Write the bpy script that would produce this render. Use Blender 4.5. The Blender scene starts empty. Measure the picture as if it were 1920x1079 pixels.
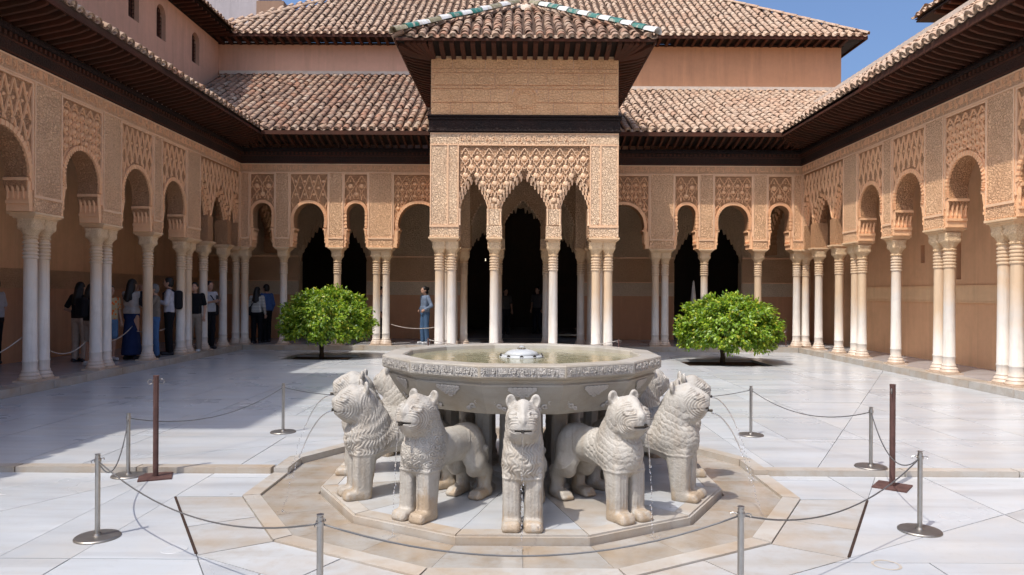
import bpy, math, random
import numpy as np
from mathutils import Vector, Matrix
R = math.radians
random.seed(7); RNG = np.random.default_rng(11)
SC = bpy.context.scene
COL = SC.collection

# ------------------------------------------------------------------ camera, sky, sun, exposure
CAMX, CAMZ = -0.11, 1.6
cd = bpy.data.cameras.new('camera'); cam = bpy.data.objects.new('camera', cd); COL.objects.link(cam)
cd.sensor_width = 36.0; cd.lens = 36.0 * 1355 / 1920
cd.shift_x = -9 / 1920; cd.shift_y = 11 / 1920
cd.clip_start = 0.05; cd.clip_end = 2000
cam.location = (CAMX, 0, CAMZ)
cam.rotation_euler = (Matrix.Rotation(R(90), 4, 'X') @ Matrix.Rotation(R(0.3), 4, 'Z')).to_euler()
SC.camera = cam

SUN = Vector((0.385, 0.39, -1.0)).normalized()          # direction the light travels
elev = math.asin(-SUN.z); azim = math.atan2(-SUN.x, -SUN.y)
w = bpy.data.worlds.new('World'); SC.world = w; w.use_nodes = True
wt = w.node_tree; bg = wt.nodes['Background']
sky = wt.nodes.new('ShaderNodeTexSky'); sky.sky_type = 'NISHITA'; sky.sun_disc = False
sky.sun_elevation = elev; sky.sun_rotation = azim
sky.altitude = 700; sky.air_density = 1.0; sky.dust_density = 9.0; sky.ozone_density = 8.0
wt.links.new(sky.outputs[0], bg.inputs[0]); bg.inputs[1].default_value = 0.15
sd = bpy.data.lights.new('sun', 'SUN'); sd.energy = 2.75; sd.angle = R(0.53); sd.color = (1.0, 0.945, 0.87)
so = bpy.data.objects.new('sun', sd); COL.objects.link(so)
so.rotation_euler = SUN.to_track_quat('-Z', 'Y').to_euler(); so.location = (-8, -8, 25)
SC.view_settings.view_transform = 'Standard'; SC.view_settings.look = 'None'
SC.view_settings.exposure = 0.53; SC.view_settings.gamma = 1.0; SC.view_settings.use_curve_mapping = False
SC.cycles.max_bounces = 12; SC.cycles.diffuse_bounces = 8; SC.cycles.glossy_bounces = 3
SC.cycles.transmission_bounces = 4; SC.cycles.caustics_reflective = False; SC.cycles.caustics_refractive = False
try: SC.cycles.use_denoising = True
except Exception: pass

# ------------------------------------------------------------------ mesh helpers
class MB:
    def __init__(s): s.v = []; s.f = []
    def add(s, vs, fs):
        b = len(s.v); s.v.extend([tuple(p) for p in vs]); s.f.extend([tuple(i + b for i in f) for f in fs]); return s
    def box(s, x0, x1, y0, y1, z0, z1):
        return s.add([(x0,y0,z0),(x1,y0,z0),(x1,y1,z0),(x0,y1,z0),(x0,y0,z1),(x1,y0,z1),(x1,y1,z1),(x0,y1,z1)],
                     [(0,3,2,1),(4,5,6,7),(0,1,5,4),(1,2,6,5),(2,3,7,6),(3,0,4,7)])
    def prism(s, poly, z0, z1):
        n = len(poly); vs = [(x,y,z0) for x,y in poly] + [(x,y,z1) for x,y in poly]
        fs = [tuple(range(n-1,-1,-1)), tuple(range(n,2*n))] + [(i,(i+1)%n,n+(i+1)%n,n+i) for i in range(n)]
        return s.add(vs, fs)
    def lathe(s, prof, n=20, c=(0,0,0), cap=True):
        vs = []; fs = []
        for r,z in prof:
            for k in range(n):
                a = 2*math.pi*k/n; vs.append((c[0]+r*math.cos(a), c[1]+r*math.sin(a), c[2]+z))
        for j in range(len(prof)-1):
            for k in range(n):
                k2 = (k+1)%n; fs.append((j*n+k, j*n+k2, (j+1)*n+k2, (j+1)*n+k))
        if cap:
            fs.append(tuple(range(n-1,-1,-1))); m=(len(prof)-1)*n; fs.append(tuple(range(m,m+n)))
        return s.add(vs, fs)
    def tube(s, pts, r, n=6, closed=False, cap=True):
        pts = [Vector(p) for p in pts]; N = len(pts); rr = r if hasattr(r,'__len__') else [r]*N
        vs=[]; fs=[]; up=Vector((0,0,1))
        for i,p in enumerate(pts):
            t=(pts[min(i+1,N-1)]-pts[max(i-1,0)]).normalized()
            a = t.cross(up) if abs(t.z)<.95 else t.cross(Vector((0,1,0)))
            a.normalize(); b=a.cross(t).normalized()
            for k in range(n):
                an=2*math.pi*(k+.5)/n; vs.append(p+a*(math.cos(an)*rr[i])+b*(math.sin(an)*rr[i]))
        for i in range(N-1):
            for k in range(n):
                k2=(k+1)%n; fs.append((i*n+k,i*n+k2,(i+1)*n+k2,(i+1)*n+k))
        if cap: fs.append(tuple(range(n-1,-1,-1))); fs.append(tuple(range((N-1)*n,N*n)))
        return s.add(vs,fs)
    def quad(s,a,b,c,d): return s.add([a,b,c,d],[(0,1,2,3)])
    def mesh(s, name, smooth=False, angle=None):
        me = bpy.data.meshes.new(name); me.from_pydata(s.v, [], s.f); me.update()
        if smooth or angle:
            me.polygons.foreach_set('use_smooth', np.ones(len(me.polygons), bool))
            if angle:
                try: me.set_sharp_from_angle(angle=R(angle))
                except Exception: pass
        return me

def link(name, data, parent=None, loc=(0,0,0), rot=(0,0,0), mat=None, kind=None, label=None):
    o = bpy.data.objects.new(name, data); COL.objects.link(o)
    if parent is not None: o.parent = parent
    o.location = loc; o.rotation_euler = rot
    if mat is not None and data is not None and not data.materials: data.materials.append(mat)
    if kind: o['kind'] = kind
    if label: o['label'] = label
    return o
def mk(name, mb, mat, parent=None, loc=(0,0,0), rot=(0,0,0), smooth=False, angle=None, kind=None, label=None):
    return link(name, mb.mesh(name, smooth, angle), parent, loc, rot, mat, kind, label)
def thing(name, label, cat, loc=(0,0,0), rotz=0, group=None):
    o = bpy.data.objects.new(name, None); COL.objects.link(o); o.location = loc; o.rotation_euler = (0,0,rotz)
    o.empty_display_size = .1; o['label'] = label; o['category'] = cat
    if group: o['group'] = group
    return o
def tag(o, label, cat, group=None):
    o['label'] = label; o['category'] = cat
    if group: o['group'] = group
    return o
def np_mesh(name, v, f, mat=None, smooth=True):
    me = bpy.data.meshes.new(name); v = np.asarray(v, np.float32); f = np.asarray(f, np.int32)
    k = f.shape[1]; me.vertices.add(len(v)); me.vertices.foreach_set('co', v.ravel())
    me.loops.add(f.size); me.loops.foreach_set('vertex_index', f.ravel())
    me.polygons.add(len(f)); me.polygons.foreach_set('loop_start', np.arange(0, f.size, k, dtype=np.int32))
    me.polygons.foreach_set('loop_total', np.full(len(f), k, np.int32))
    if smooth: me.polygons.foreach_set('use_smooth', np.ones(len(f), bool))
    me.update(calc_edges=True)
    if mat: me.materials.append(mat)
    return me

# ------------------------------------------------------------------ material helpers
class NT:
    def __init__(s, name, rough=.8, spec=.3):
        s.m = bpy.data.materials.new(name); s.m.use_nodes = True; s.t = s.m.node_tree
        s.b = s.t.nodes['Principled BSDF']; s.b.inputs['Roughness'].default_value = rough
        s.b.inputs['Specular IOR Level'].default_value = spec
        s.co = None
    def n(s, typ, **kw):
        o = s.t.nodes.new(typ)
        for k,v in kw.items(): setattr(o,k,v)
        return o
    def L(s, a, b): s.t.links.new(a,b)
    def val(s, sock, v):
        if hasattr(v,'is_linked'): s.L(v, sock)
        elif hasattr(v,'__len__'): sock.default_value = tuple(v) if len(v)==len(sock.default_value) else (*v,1)
        else: sock.default_value = v
    def coords(s, kind='Object', rand=False, scale=None):
        tc = s.n('ShaderNodeTexCoord'); c = tc.outputs[kind]
        if rand:
            oi = s.n('ShaderNodeObjectInfo'); m = s.n('ShaderNodeMath', operation='MULTIPLY'); s.L(oi.outputs['Random'], m.inputs[0]); m.inputs[1].default_value = 97.3
            cx = s.n('ShaderNodeCombineXYZ'); s.L(m.outputs[0], cx.inputs[0]); s.L(m.outputs[0], cx.inputs[1]); s.L(m.outputs[0], cx.inputs[2])
            a = s.n('ShaderNodeVectorMath', operation='ADD'); s.L(c, a.inputs[0]); s.L(cx.outputs[0], a.inputs[1]); c = a.outputs[0]
        if scale:
            mp = s.n('ShaderNodeMapping'); s.L(c, mp.inputs[0]); mp.inputs['Scale'].default_value = scale; c = mp.outputs[0]
        return c
    def noise(s, c, scale, detail=4, rough=.55, dist=0, out='Fac'):
        o = s.n('ShaderNodeTexNoise'); s.L(c, o.inputs['Vector']); o.inputs['Scale'].default_value = scale
        o.inputs['Detail'].default_value = detail; o.inputs['Roughness'].default_value = rough; o.inputs['Distortion'].default_value = dist
        return o.outputs[out]
    def voro(s, c, scale, feature='F1', out='Distance', rnd=1.0):
        o = s.n('ShaderNodeTexVoronoi', feature=feature); s.L(c, o.inputs['Vector']); o.inputs['Scale'].default_value = scale
        o.inputs['Randomness'].default_value = rnd
        return o.outputs[out]
    def wave(s, c, scale, dist=2, detail=2, dscale=1.5, typ='BANDS', dr='X'):
        o = s.n('ShaderNodeTexWave', wave_type=typ); 
        if typ=='BANDS': o.bands_direction = dr
        s.L(c, o.inputs['Vector']); o.inputs['Scale'].default_value = scale; o.inputs['Distortion'].default_value = dist
        o.inputs['Detail'].default_value = detail; o.inputs['Detail Scale'].default_value = dscale
        return o.outputs['Fac']
    def ramp(s, fac, stops, interp='LINEAR'):
        o = s.n('ShaderNodeValToRGB'); s.L(fac, o.inputs[0]); e = o.color_ramp.elements; o.color_ramp.interpolation = interp
        while len(e) < len(stops): e.new(.5)
        for i,(p,c) in enumerate(stops):
            e[i].position = p; e[i].color = (*c,1) if hasattr(c,'__len__') else (c,c,c,1)
        return o.outputs[0]
    def mix(s, fac, a, b, blend='MIX'):
        o = s.n('ShaderNodeMix', data_type='RGBA', blend_type=blend)
        s.val(o.inputs[0], fac); s.val(o.inputs[6], a); s.val(o.inputs[7], b); return o.outputs[2]
    def math(s, op, a, b=0.0, clamp=False):
        o = s.n('ShaderNodeMath', operation=op, use_clamp=clamp); s.val(o.inputs[0], a); s.val(o.inputs[1], b); return o.outputs[0]
    def sep(s, c):
        o = s.n('ShaderNodeSeparateXYZ'); s.L(c, o.inputs[0]); return o.outputs
    def bump(s, h, strength=.5, dist=.01, normal=None):
        o = s.n('ShaderNodeBump'); s.L(h, o.inputs['Height']); o.inputs['Strength'].default_value = strength; o.inputs['Distance'].default_value = dist
        if normal is not None: s.L(normal, o.inputs['Normal'])
        return o.outputs[0]
    def out(s, col=None, normal=None, rough=None):
        if col is not None: s.val(s.b.inputs['Base Color'], col)
        if normal is not None: s.L(normal, s.b.inputs['Normal'])
        if rough is not None: s.val(s.b.inputs['Roughness'], rough)
        return s.m

def sc(c, k): return tuple(min(1, x*k) for x in c)
def stucco(name, col, scale=1.0, strength=1.0, pat='leaf', dist=.045):
    """carved plaster: interlaced relief from warped cells"""
    s = NT(name, .85, .2); c = s.coords()
    wn = s.noise(c, 9*scale, 2, out='Color')
    wc = s.mix(.06, c, wn, 'ADD')
    a = s.voro(wc, 15*scale, 'DISTANCE_TO_EDGE'); b = s.voro(wc, 34*scale, 'F1')
    if pat == 'script':
        mp = s.n('ShaderNodeMapping'); s.L(wc, mp.inputs[0]); mp.inputs['Scale'].default_value = (1.6,1,.75)
        a = s.voro(mp.outputs[0], 20*scale, 'DISTANCE_TO_EDGE')
    ha = s.ramp(a, [(0,0),(.12,1)]); hb = s.ramp(b, [(.1,1),(.55,0)])
    h = s.math('ADD', s.math('MULTIPLY', ha, .65), s.math('MULTIPLY', hb, .5))
    fine = s.noise(c, 90, 3); h2 = s.math('ADD', h, s.math('MULTIPLY', fine, .25))
    st = s.noise(c, 1.3, 5, .6); st2 = s.noise(c, .45, 4, .6)
    base = s.mix(s.ramp(st, [(.3,0),(.75,1)]), sc(col,.86), sc(col,1.1))
    base = s.mix(s.ramp(st2, [(.45,0),(.75,.4)]), base, (col[0]*.95, col[1]*.82, col[2]*.72))
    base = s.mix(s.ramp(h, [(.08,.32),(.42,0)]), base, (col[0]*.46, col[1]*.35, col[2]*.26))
    return s.out(base, s.bump(h2, strength, dist))
def plaster(name, col, var=.12, bump=.15, stain=(.42,.2,.12), stain_amt=.15):
    s = NT(name, .9, .15); c = s.coords()
    a = s.noise(c, .7, 6, .65); b = s.noise(c, 6, 5, .6)
    base = s.mix(s.ramp(a, [(.3,0),(.7,1)]), sc(col,1-var), sc(col,1+var))
    base = s.mix(s.ramp(s.noise(c, .35, 5, .7), [(.5,0),(.8,stain_amt)]), base, stain)
    base = s.mix(s.ramp(b, [(.35,.12),(.6,0)]), base, sc(col,.6))
    mp = s.n('ShaderNodeMapping'); s.L(c, mp.inputs[0]); mp.inputs['Scale'].default_value = (2.2,2.2,.16)
    base = s.mix(s.ramp(s.noise(mp.outputs[0], 1.5, 6, .65), [(.50,0),(.76,.42)]), base, sc(col,.6))
    base = s.mix(s.ramp(s.noise(mp.outputs[0], 3.1, 5, .65), [(.53,0),(.78,.35)]), base, sc(col,1.35))
    return s.out(base, s.bump(s.math('ADD', b, s.noise(c, 40, 3)), bump, .02))
def marble(name, col, vein, stain=None, stain_amt=0.0, rough=(.18,.42), vs=1.0, rand=True, dirt=.25, bumpy=False):
    s = NT(name, .3, .45); c = s.coords(rand=rand)
    mp = s.n('ShaderNodeMapping'); s.L(c, mp.inputs[0]); mp.inputs['Scale'].default_value = (.22*vs,1.5*vs,1.5*vs); mp.inputs['Rotation'].default_value = (0,0,.14)
    m2 = s.n('ShaderNodeMapping'); s.L(c, m2.inputs[0]); m2.inputs['Scale'].default_value = (.5*vs,2.2*vs,2.2*vs); m2.inputs['Rotation'].default_value = (0,0,-.5)
    n1 = s.noise(mp.outputs[0], 1.3, 6, .55, .1); n2 = s.noise(mp.outputs[0], 3.0, 6, .55, .15); n4 = s.noise(m2.outputs[0], 1.1, 5, .5, 0); n3 = s.noise(c, .8, 4)
    oi = s.n('ShaderNodeObjectInfo')
    base = s.mix(s.ramp(n1, [(.36,.0),(.64,1)]), col, sc(col,.82))
    base = s.mix(s.ramp(n2, [(.48,0),(.70,.72)]), base, vein)
    base = s.mix(s.ramp(n4, [(.55,0),(.75,.35)]), base, sc(vein,.95))
    base = s.mix(s.math('MULTIPLY', oi.outputs['Random'], .25), base, sc(vein,1.15))
    if stain:
        base = s.mix(s.ramp(s.noise(c, 1.6, 6, .6, 0), [(.45,0),(.70,stain_amt)]), base, stain)
        base = s.mix(s.ramp(s.noise(c, 6, 6, .72), [(.48,0),(.72,stain_amt*.7)]), base, sc(stain,.8))
    base = s.mix(s.ramp(s.noise(c, 14, 4, .7), [(.55,0),(.8,dirt)]), base, sc(vein,.75))
    r = s.n('ShaderNodeMapRange'); s.L(n3, r.inputs[0]); r.inputs[3].default_value = rough[0]; r.inputs[4].default_value = rough[1]
    return s.out(base, s.bump(s.noise(c, 30, 3), .04, .01), r.outputs[0]) if bumpy else s.out(base, None, r.outputs[0])
def wood(name, col, red=.0, rough=.75, carve=0):
    s = NT(name, rough, .25); c = s.coords(rand=True)
    mp = s.n('ShaderNodeMapping'); s.L(c, mp.inputs[0]); mp.inputs['Scale'].default_value = (6,1.2,6)
    n = s.noise(mp.outputs[0], 4, 6, .7); g = s.noise(c, 1.5, 4)
    base = s.mix(n, sc(col,.5), sc(col,1.5)); base = s.mix(s.ramp(g,[(.4,0),(.7,.5)]), base, (col[0]*1.9+red, col[1]*1.4, col[2]*1.2))
    h = n
    if carve: h = s.math('ADD', s.math('MULTIPLY', n, .3), s.ramp(s.voro(c, 16, 'DISTANCE_TO_EDGE'), [(0,0),(.15,1)]))
    return s.out(base, s.bump(h, .5, .01 if not carve else .025))
def plain(name, col, rough=.6, spec=.3, metal=0, nz=.1, ns=8):
    s = NT(name, rough, spec); s.b.inputs['Metallic'].default_value = metal; c = s.coords(rand=True)
    a = s.noise(c, ns, 5, .6)
    return s.out(s.mix(s.ramp(a,[(.3,0),(.7,1)]), sc(col,1-nz), sc(col,1+nz)), s.bump(s.noise(c, ns*6, 3), .08, .004))
def tilemat(name, src, glaze=False, pale=0.0):
    s = NT(name, .8, .25); c = s.coords(rand=(src=='obj'))
    if src == 'obj': rnd = s.n('ShaderNodeObjectInfo').outputs['Random']
    else: rnd = s.n('ShaderNodeNewGeometry').outputs['Random Per Island']
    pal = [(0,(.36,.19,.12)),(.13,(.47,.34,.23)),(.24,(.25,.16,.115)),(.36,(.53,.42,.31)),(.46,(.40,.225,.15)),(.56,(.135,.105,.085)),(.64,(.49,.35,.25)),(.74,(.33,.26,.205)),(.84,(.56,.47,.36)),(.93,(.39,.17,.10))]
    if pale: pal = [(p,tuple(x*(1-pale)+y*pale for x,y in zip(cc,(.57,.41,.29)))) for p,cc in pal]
    base = s.ramp(rnd, pal, 'CONSTANT')
    pos = s.n('ShaderNodeNewGeometry').outputs['Position']
    base = s.mix(.52, base, (.385,.222,.135) if not pale else (.46,.285,.175))
    base = s.mix(s.ramp(s.noise(pos, .55, 5, .65), [(.42,0),(.68,.5)]), base, (.20,.145,.105) if not pale else (.50,.37,.265))
    base = s.mix(s.ramp(s.noise(pos, 1.7, 5, .7), [(.5,0),(.72,.5)]), base, (.33,.145,.085) if not pale else (.56,.45,.34))
    n = s.noise(c, 7, 6, .7); n2 = s.noise(c, 22, 4, .7)
    base = s.mix(s.ramp(n,[(.45,0),(.7,.55)]), base, (.13,.11,.09)); base = s.mix(s.ramp(n2,[(.58,0),(.74,.4)]), base, (.55,.47,.36))
    return s.out(base, s.bump(n2, .35, .01))

STUC = (.90,.51,.275)
M_pier = stucco('carved_plaster', (.95,.575,.33), 1.15, .9, dist=.035)
M_frieze = stucco('carved_frieze', (.80,.485,.28), 1.25, .7, 'script')
M_ground = stucco('lattice_ground', (.72,.40,.21), 1.5, 1.0)
M_rib = plaster('lattice_rib', (.90,.53,.29), .1, .3)
M_plain_st = plaster('plaster_moulding', (.84,.54,.33), .1, .2)
M_pav = stucco('pavilion_carved_plaster', (.95,.67,.44), 1.15, .9, dist=.035)
M_dband = plaster('wall_band', (.86,.58,.34), .1, .12)
M_umber = plaster('umber_wall', (.30,.19,.13), .1)
M_pavg = stucco('pavilion_lattice_ground', (.68,.43,.26), 1.5)
M_pavrib = plaster('pavilion_lattice_rib', (.88,.61,.39), .1, .3)
M_pavpanel = stucco('pavilion_upper_panel', (.95,.54,.275), 1.0, .8, dist=.025)
M_pink = plaster('pink_wall_plaster', (.66,.345,.185), .07, .08, (.52,.21,.14), .25)
M_pinkL = plaster('rose_wall_plaster', (.72,.43,.29), .06, .08)
M_gal = plaster('gallery_wall_plaster', (.80,.48,.275), .1, .12, (.38,.20,.12), .25)
M_dado = plaster('dado_red_plaster', (.56,.31,.18), .12, .12, (.30,.13,.07), .35)
M_band = stucco('dado_band', (.66,.42,.25), 1.3, .7, 'script')
M_backst = stucco('hall_wall_stucco', (.80,.58,.38), 1.2, .9)
M_tileband = stucco('tile_band', (.62,.50,.36), 1.0, .4)
M_dark = plaster('unlit_interior', (.10,.07,.05), .1)  # near-black colour stands in for the darkness of unlit interiors
M_mauve = plaster('far_wall_plaster', (.42,.38,.38), .08)
M_floor = marble('court_marble', (.515,.538,.555), (.335,.34,.345), (.60,.50,.37), .2)
M_stain = marble('stained_marble', (.48,.49,.49), (.33,.30,.255), (.38,.27,.16), .55, (.2,.5))
M_wet = marble('wet_marble', (.40,.38,.345), (.27,.225,.17), (.31,.215,.12), .8, (.06,.25))
M_curb = marble('kerb_marble', (.50,.48,.44), (.35,.29,.225), (.40,.275,.155), .6)
M_grout = plain('mortar_bed', (.36,.30,.235), .9)
M_galfloor = marble('gallery_marble', (.46,.45,.45), (.33,.31,.30), None, 0, (.12,.3))
def column_mat():
    s = NT('column_marble', .45, .4); c = s.coords(rand=True); tc = s.coords()
    z = s.sep(tc)[2]
    col = (.72,.665,.59); ochre = (.66,.455,.265)
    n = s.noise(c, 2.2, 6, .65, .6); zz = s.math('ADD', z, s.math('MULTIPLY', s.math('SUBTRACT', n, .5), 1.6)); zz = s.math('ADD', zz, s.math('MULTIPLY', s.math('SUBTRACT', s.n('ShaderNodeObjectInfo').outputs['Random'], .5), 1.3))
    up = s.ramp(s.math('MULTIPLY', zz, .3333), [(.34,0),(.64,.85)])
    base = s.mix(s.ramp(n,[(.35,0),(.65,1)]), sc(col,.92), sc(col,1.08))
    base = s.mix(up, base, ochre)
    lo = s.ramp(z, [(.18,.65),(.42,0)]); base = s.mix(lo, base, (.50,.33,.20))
    mp = s.n('ShaderNodeMapping'); s.L(c, mp.inputs[0]); mp.inputs['Scale'].default_value = (5,5,.35)
    base = s.mix(s.ramp(s.noise(mp.outputs[0], 2.5, 5, .65), [(.5,0),(.72,.45)]), base, (.40,.30,.21))
    return s.out(base, s.bump(s.noise(c, 25, 4), .12, .01))
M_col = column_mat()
M_cap = stucco('capital_marble', (.88,.63,.38), 1.8, .7, dist=.025)
M_imp = plaster('impost_marble', (.76,.53,.32), .1, .1)
M_wood = wood('dark_carved_wood', (.018,.011,.009), .004, carve=1)
M_rafter = wood('rafter_wood', (.062,.025,.014), .012)
M_woodfr = wood('wooden_frieze', (.034,.019,.013), .008, carve=1)
M_soffit = wood('soffit_board', (.016,.009,.006))
M_tileO = tilemat('roof_tile', 'obj'); M_tileJ = tilemat('roof_tile_run', 'isl')
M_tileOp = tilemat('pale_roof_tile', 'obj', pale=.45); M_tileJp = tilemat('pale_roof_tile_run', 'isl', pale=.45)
M_mortar = plain('eave_mortar', (.55,.42,.31), .9, .1, 0, .25, 6)
M_bed = plain('tile_bed', (.085,.055,.04), .95, .1, 0, .3, 5)  # darkened: the shadow between the tile ribs is put into its colour
M_lime = plain('lime_mortar', (.62,.52,.42), .9, .1, 0, .12)
def glaze(name, col):
    s = NT(name, .3, .5); c = s.coords(rand=True); n = s.noise(c, 9, 5, .7)
    return s.out(s.mix(s.ramp(n,[(.5,0),(.66,.9)]), col, (.50,.42,.32)), s.bump(n,.3,.01))
M_green = glaze('green_glaze', (.03,.15,.11)); M_white = glaze('white_glaze', (.66,.66,.63)); M_olive = glaze('olive_glaze', (.23,.2,.11))
def lion_mat():
    s = NT('weathered_lion_marble', .55, .35); c = s.coords(rand=True); z = s.sep(s.coords())[2]
    col = (.43,.40,.35)
    n = s.noise(c, 4, 6, .65, .5); base = s.mix(s.ramp(n,[(.35,0),(.65,1)]), sc(col,.84), sc(col,1.1))
    mp = s.n('ShaderNodeMapping'); s.L(c, mp.inputs[0]); mp.inputs['Scale'].default_value = (7,7,1.1)
    st = s.noise(mp.outputs[0], 1.6, 5, .65); base = s.mix(s.ramp(st,[(.47,0),(.72,.6)]), base, (.34,.27,.195))
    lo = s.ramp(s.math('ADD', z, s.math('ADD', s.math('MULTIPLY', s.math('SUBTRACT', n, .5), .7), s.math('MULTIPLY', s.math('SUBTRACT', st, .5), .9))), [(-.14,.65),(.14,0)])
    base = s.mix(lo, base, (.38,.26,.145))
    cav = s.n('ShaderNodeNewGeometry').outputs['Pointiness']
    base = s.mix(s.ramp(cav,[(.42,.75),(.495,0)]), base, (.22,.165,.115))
    return s.out(base, s.bump(s.math('ADD', s.noise(c, 70, 4), s.noise(c, 22, 4)), .55, .009), s.ramp(z,[(0,.35),(.3,.6)]))
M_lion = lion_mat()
M_basin = marble('basin_marble', (.44,.41,.355), (.27,.245,.20), (.35,.265,.16), .5, (.35,.6), 1.2)
M_basinlow = marble('darker_basin_marble', (.41,.38,.325), (.23,.21,.175), (.28,.21,.125), .5, (.4,.65), 1.2)  # darker marble tone for the sloping underside
M_basinband = stucco('basin_inscription_ground', (.46,.435,.395), 1.8, .7, 'script', .015)
M_orn = plain('carved_marble', (.47,.435,.385), .6, .3, 0, .15)
M_steel = plain('brushed_steel', (.42,.40,.37), .35, .5, 1.0, .1, 20)
M_steelb = plain('steel_base', (.30,.275,.245), .45, .5, .9, .12, 12)
M_rust = plain('rusted_steel', (.115,.06,.05), .7, .3, .3, .3, 12)
M_iron = plain('rusty_iron', (.05,.03,.022), .8, .2, .2, .4, 20)
M_rope = plain('steel_cable', (.16,.155,.15), .5, .5, .6, .1)
M_soil = plain('bed_soil', (.075,.045,.03), .95, .1, 0, .4, 10)
M_bark = plain('bark', (.07,.05,.035), .9, .1, 0, .35, 15)
M_brass = plain('spout_bronze', (.07,.06,.05), .5, .5, .7)

# ------------------------------------------------------------------ dimensions
FX, FY = -0.065, 6.43            # fountain centre
YB, XS = 20.3, 8.0              # column lines (back, sides)
ZP = .13                        # gallery platform
ZLOW = -.05                     # sunken paving round the fountain
YSTEP = 6.57

def clip(poly, nx, ny, d):      # keep nx*x+ny*y <= d
    out = []
    for i in range(len(poly)):
        p, q = poly[i], poly[(i+1)%len(poly)]
        a = nx*p[0]+ny*p[1]-d; b = nx*q[0]+ny*q[1]-d
        if a <= 0: out.append(p)
        if (a < 0 < b) or (b < 0 < a):
            t = a/(a-b); out.append((p[0]+(q[0]-p[0])*t, p[1]+(q[1]-p[1])*t))
    return out
def area(p): return .5*sum(p[i][0]*p[(i+1)%len(p)][1]-p[(i+1)%len(p)][0]*p[i][1] for i in range(len(p)))
def dode(ap, cx=FX, cy=FY, n=12):
    rr = ap/math.cos(math.pi/n)
    return [(cx+rr*math.sin(2*math.pi*(k+.5)/n), cy-rr*math.cos(2*math.pi*(k+.5)/n)) for k in range(n)]
def dode_planes(ap, cx=FX, cy=FY, n=12):
    return [(math.sin(2*math.pi*k/n), -math.cos(2*math.pi*k/n), ap+math.sin(2*math.pi*k/n)*cx-math.cos(2*math.pi*k/n)*cy) for k in range(n)]
def minus(poly, planes):
    pieces = []; rem = poly
    for nx,ny,d in planes:
        outp = clip(rem, -nx, -ny, -d)
        if len(outp) >= 3 and abs(area(outp)) > 2e-4: pieces.append(outp)
        rem = clip(rem, nx, ny, d)
        if len(rem) < 3: break
    return pieces
def shrink(p, g=.004):
    cx = sum(x for x,y in p)/len(p); cy = sum(y for x,y in p)/len(p); out=[]
    for x,y in p:
        L = math.hypot(x-cx,y-cy) or 1; k = max(0,1-g*1.4/L); out.append((cx+(x-cx)*k, cy+(y-cy)*k))
    return out
def slab(poly, z0, z1, mat, parent, gap=.0045):
    if abs(area(poly)) < .0008: return
    if area(poly) < 0: poly = poly[::-1]
    cx = sum(x for x,y in poly)/len(poly); cy = sum(y for x,y in poly)/len(poly)
    p = [(x-cx,y-cy) for x,y in shrink(poly,gap)]
    return mk('slab', MB().prism(p, z0, z1), mat, parent, (cx,cy,0))

# ------------------------------------------------------------------ the ground and paving
g = mk('ground', MB().quad((-400,-400,-.30),(400,-400,-.30),(400,400,-.30),(-400,400,-.30)), M_grout); g['kind']='structure'
court = mk('court_floor', MB().box(-7.72,7.72,-4,20.02,-.25,-.082), M_grout); court['kind']='structure'; court['label']='white marble paving of the court with fine joints'
OUT = dode_planes(2.79, FX, 6.57); RING = dode_planes(2.12)
def field(y0, y1, rows, seed, z0, z1, planes, mat, x0=-7.7, x1=7.7, wmin=1.7, wmax=2.9):
    rr = random.Random(seed); ys = [y0]
    while ys[-1] < y1-.01:
        ys.append(min(y1, ys[-1]+rr.uniform(*rows)))
        if y1-ys[-1] < rows[0]*.6: ys[-1] = y1
    for a,b in zip(ys, ys[1:]):
        x = x0 - rr.uniform(0,1.5)
        while x < x1:
            xe = x+rr.uniform(wmin,wmax); sk = rr.uniform(-.0,.0)
            p = [(max(x,x0),a),(min(xe,x1),a),(min(xe,x1),b),(max(x,x0),b)]
            if xe > x0:
                cand = [p]
                for c in cand:
                    cc = minus(c, planes) if planes else [c]
                    for q in cc: slab(q, z0, z1, mat, court)
            x = xe
# tree beds cut out of the far field
BEDS = [(-4.93,17.85,.80),(4.72,16.95,.95)]
def minus_box(poly, bx):
    x,y,h = bx; return minus(poly, [(1,0,x+h),(-1,0,h-x),(0,1,y+h*.8),(0,-1,h*.8-y)])
_slab_poly = slab
def far_field():
    rr = random.Random(5); ys=[YSTEP+.13]
    while ys[-1] < 20.0:
        ys.append(min(20.0, ys[-1]+rr.uniform(1.0,1.5)))
        if 20.0-ys[-1] < .6: ys[-1]=20.0
    for a,b in zip(ys,ys[1:]):
        x=-7.7-rr.uniform(0,1.5)
        while x < 7.7:
            xe=x+rr.uniform(1.8,3.0)
            if xe > -7.7:
                ps=[[(max(x,-7.7),a),(min(xe,7.7),a),(min(xe,7.7),b),(max(x,-7.7),b)]]
                ps=[q for p in ps for q in minus(p,dode_planes(2.25))]
                for bx in BEDS: ps=[q for p in ps for q in minus_box(p,bx)]
                for q in ps: slab(q,-.08,0,M_floor,court)
            x=xe
far_field()
field(-3.5, YSTEP-.0, (1.15,1.6), 9, -.08, ZLOW, OUT, M_floor)
# riser stones of the step, both sides of the fountain
for sgn in (-1,1):
    x = 2.175 if sgn>0 else 2.335
    while x < 7.68:
        xe = min(7.7, x+random.uniform(1.0,1.7)); a,b = sorted((FX*0+sgn*x, sgn*xe))
        if sgn<0: a,b = a,b
        slab([(a,YSTEP),(b,YSTEP),(b,YSTEP+.128),(a,YSTEP+.128)], -.08, .002, M_curb, court); x = xe
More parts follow.
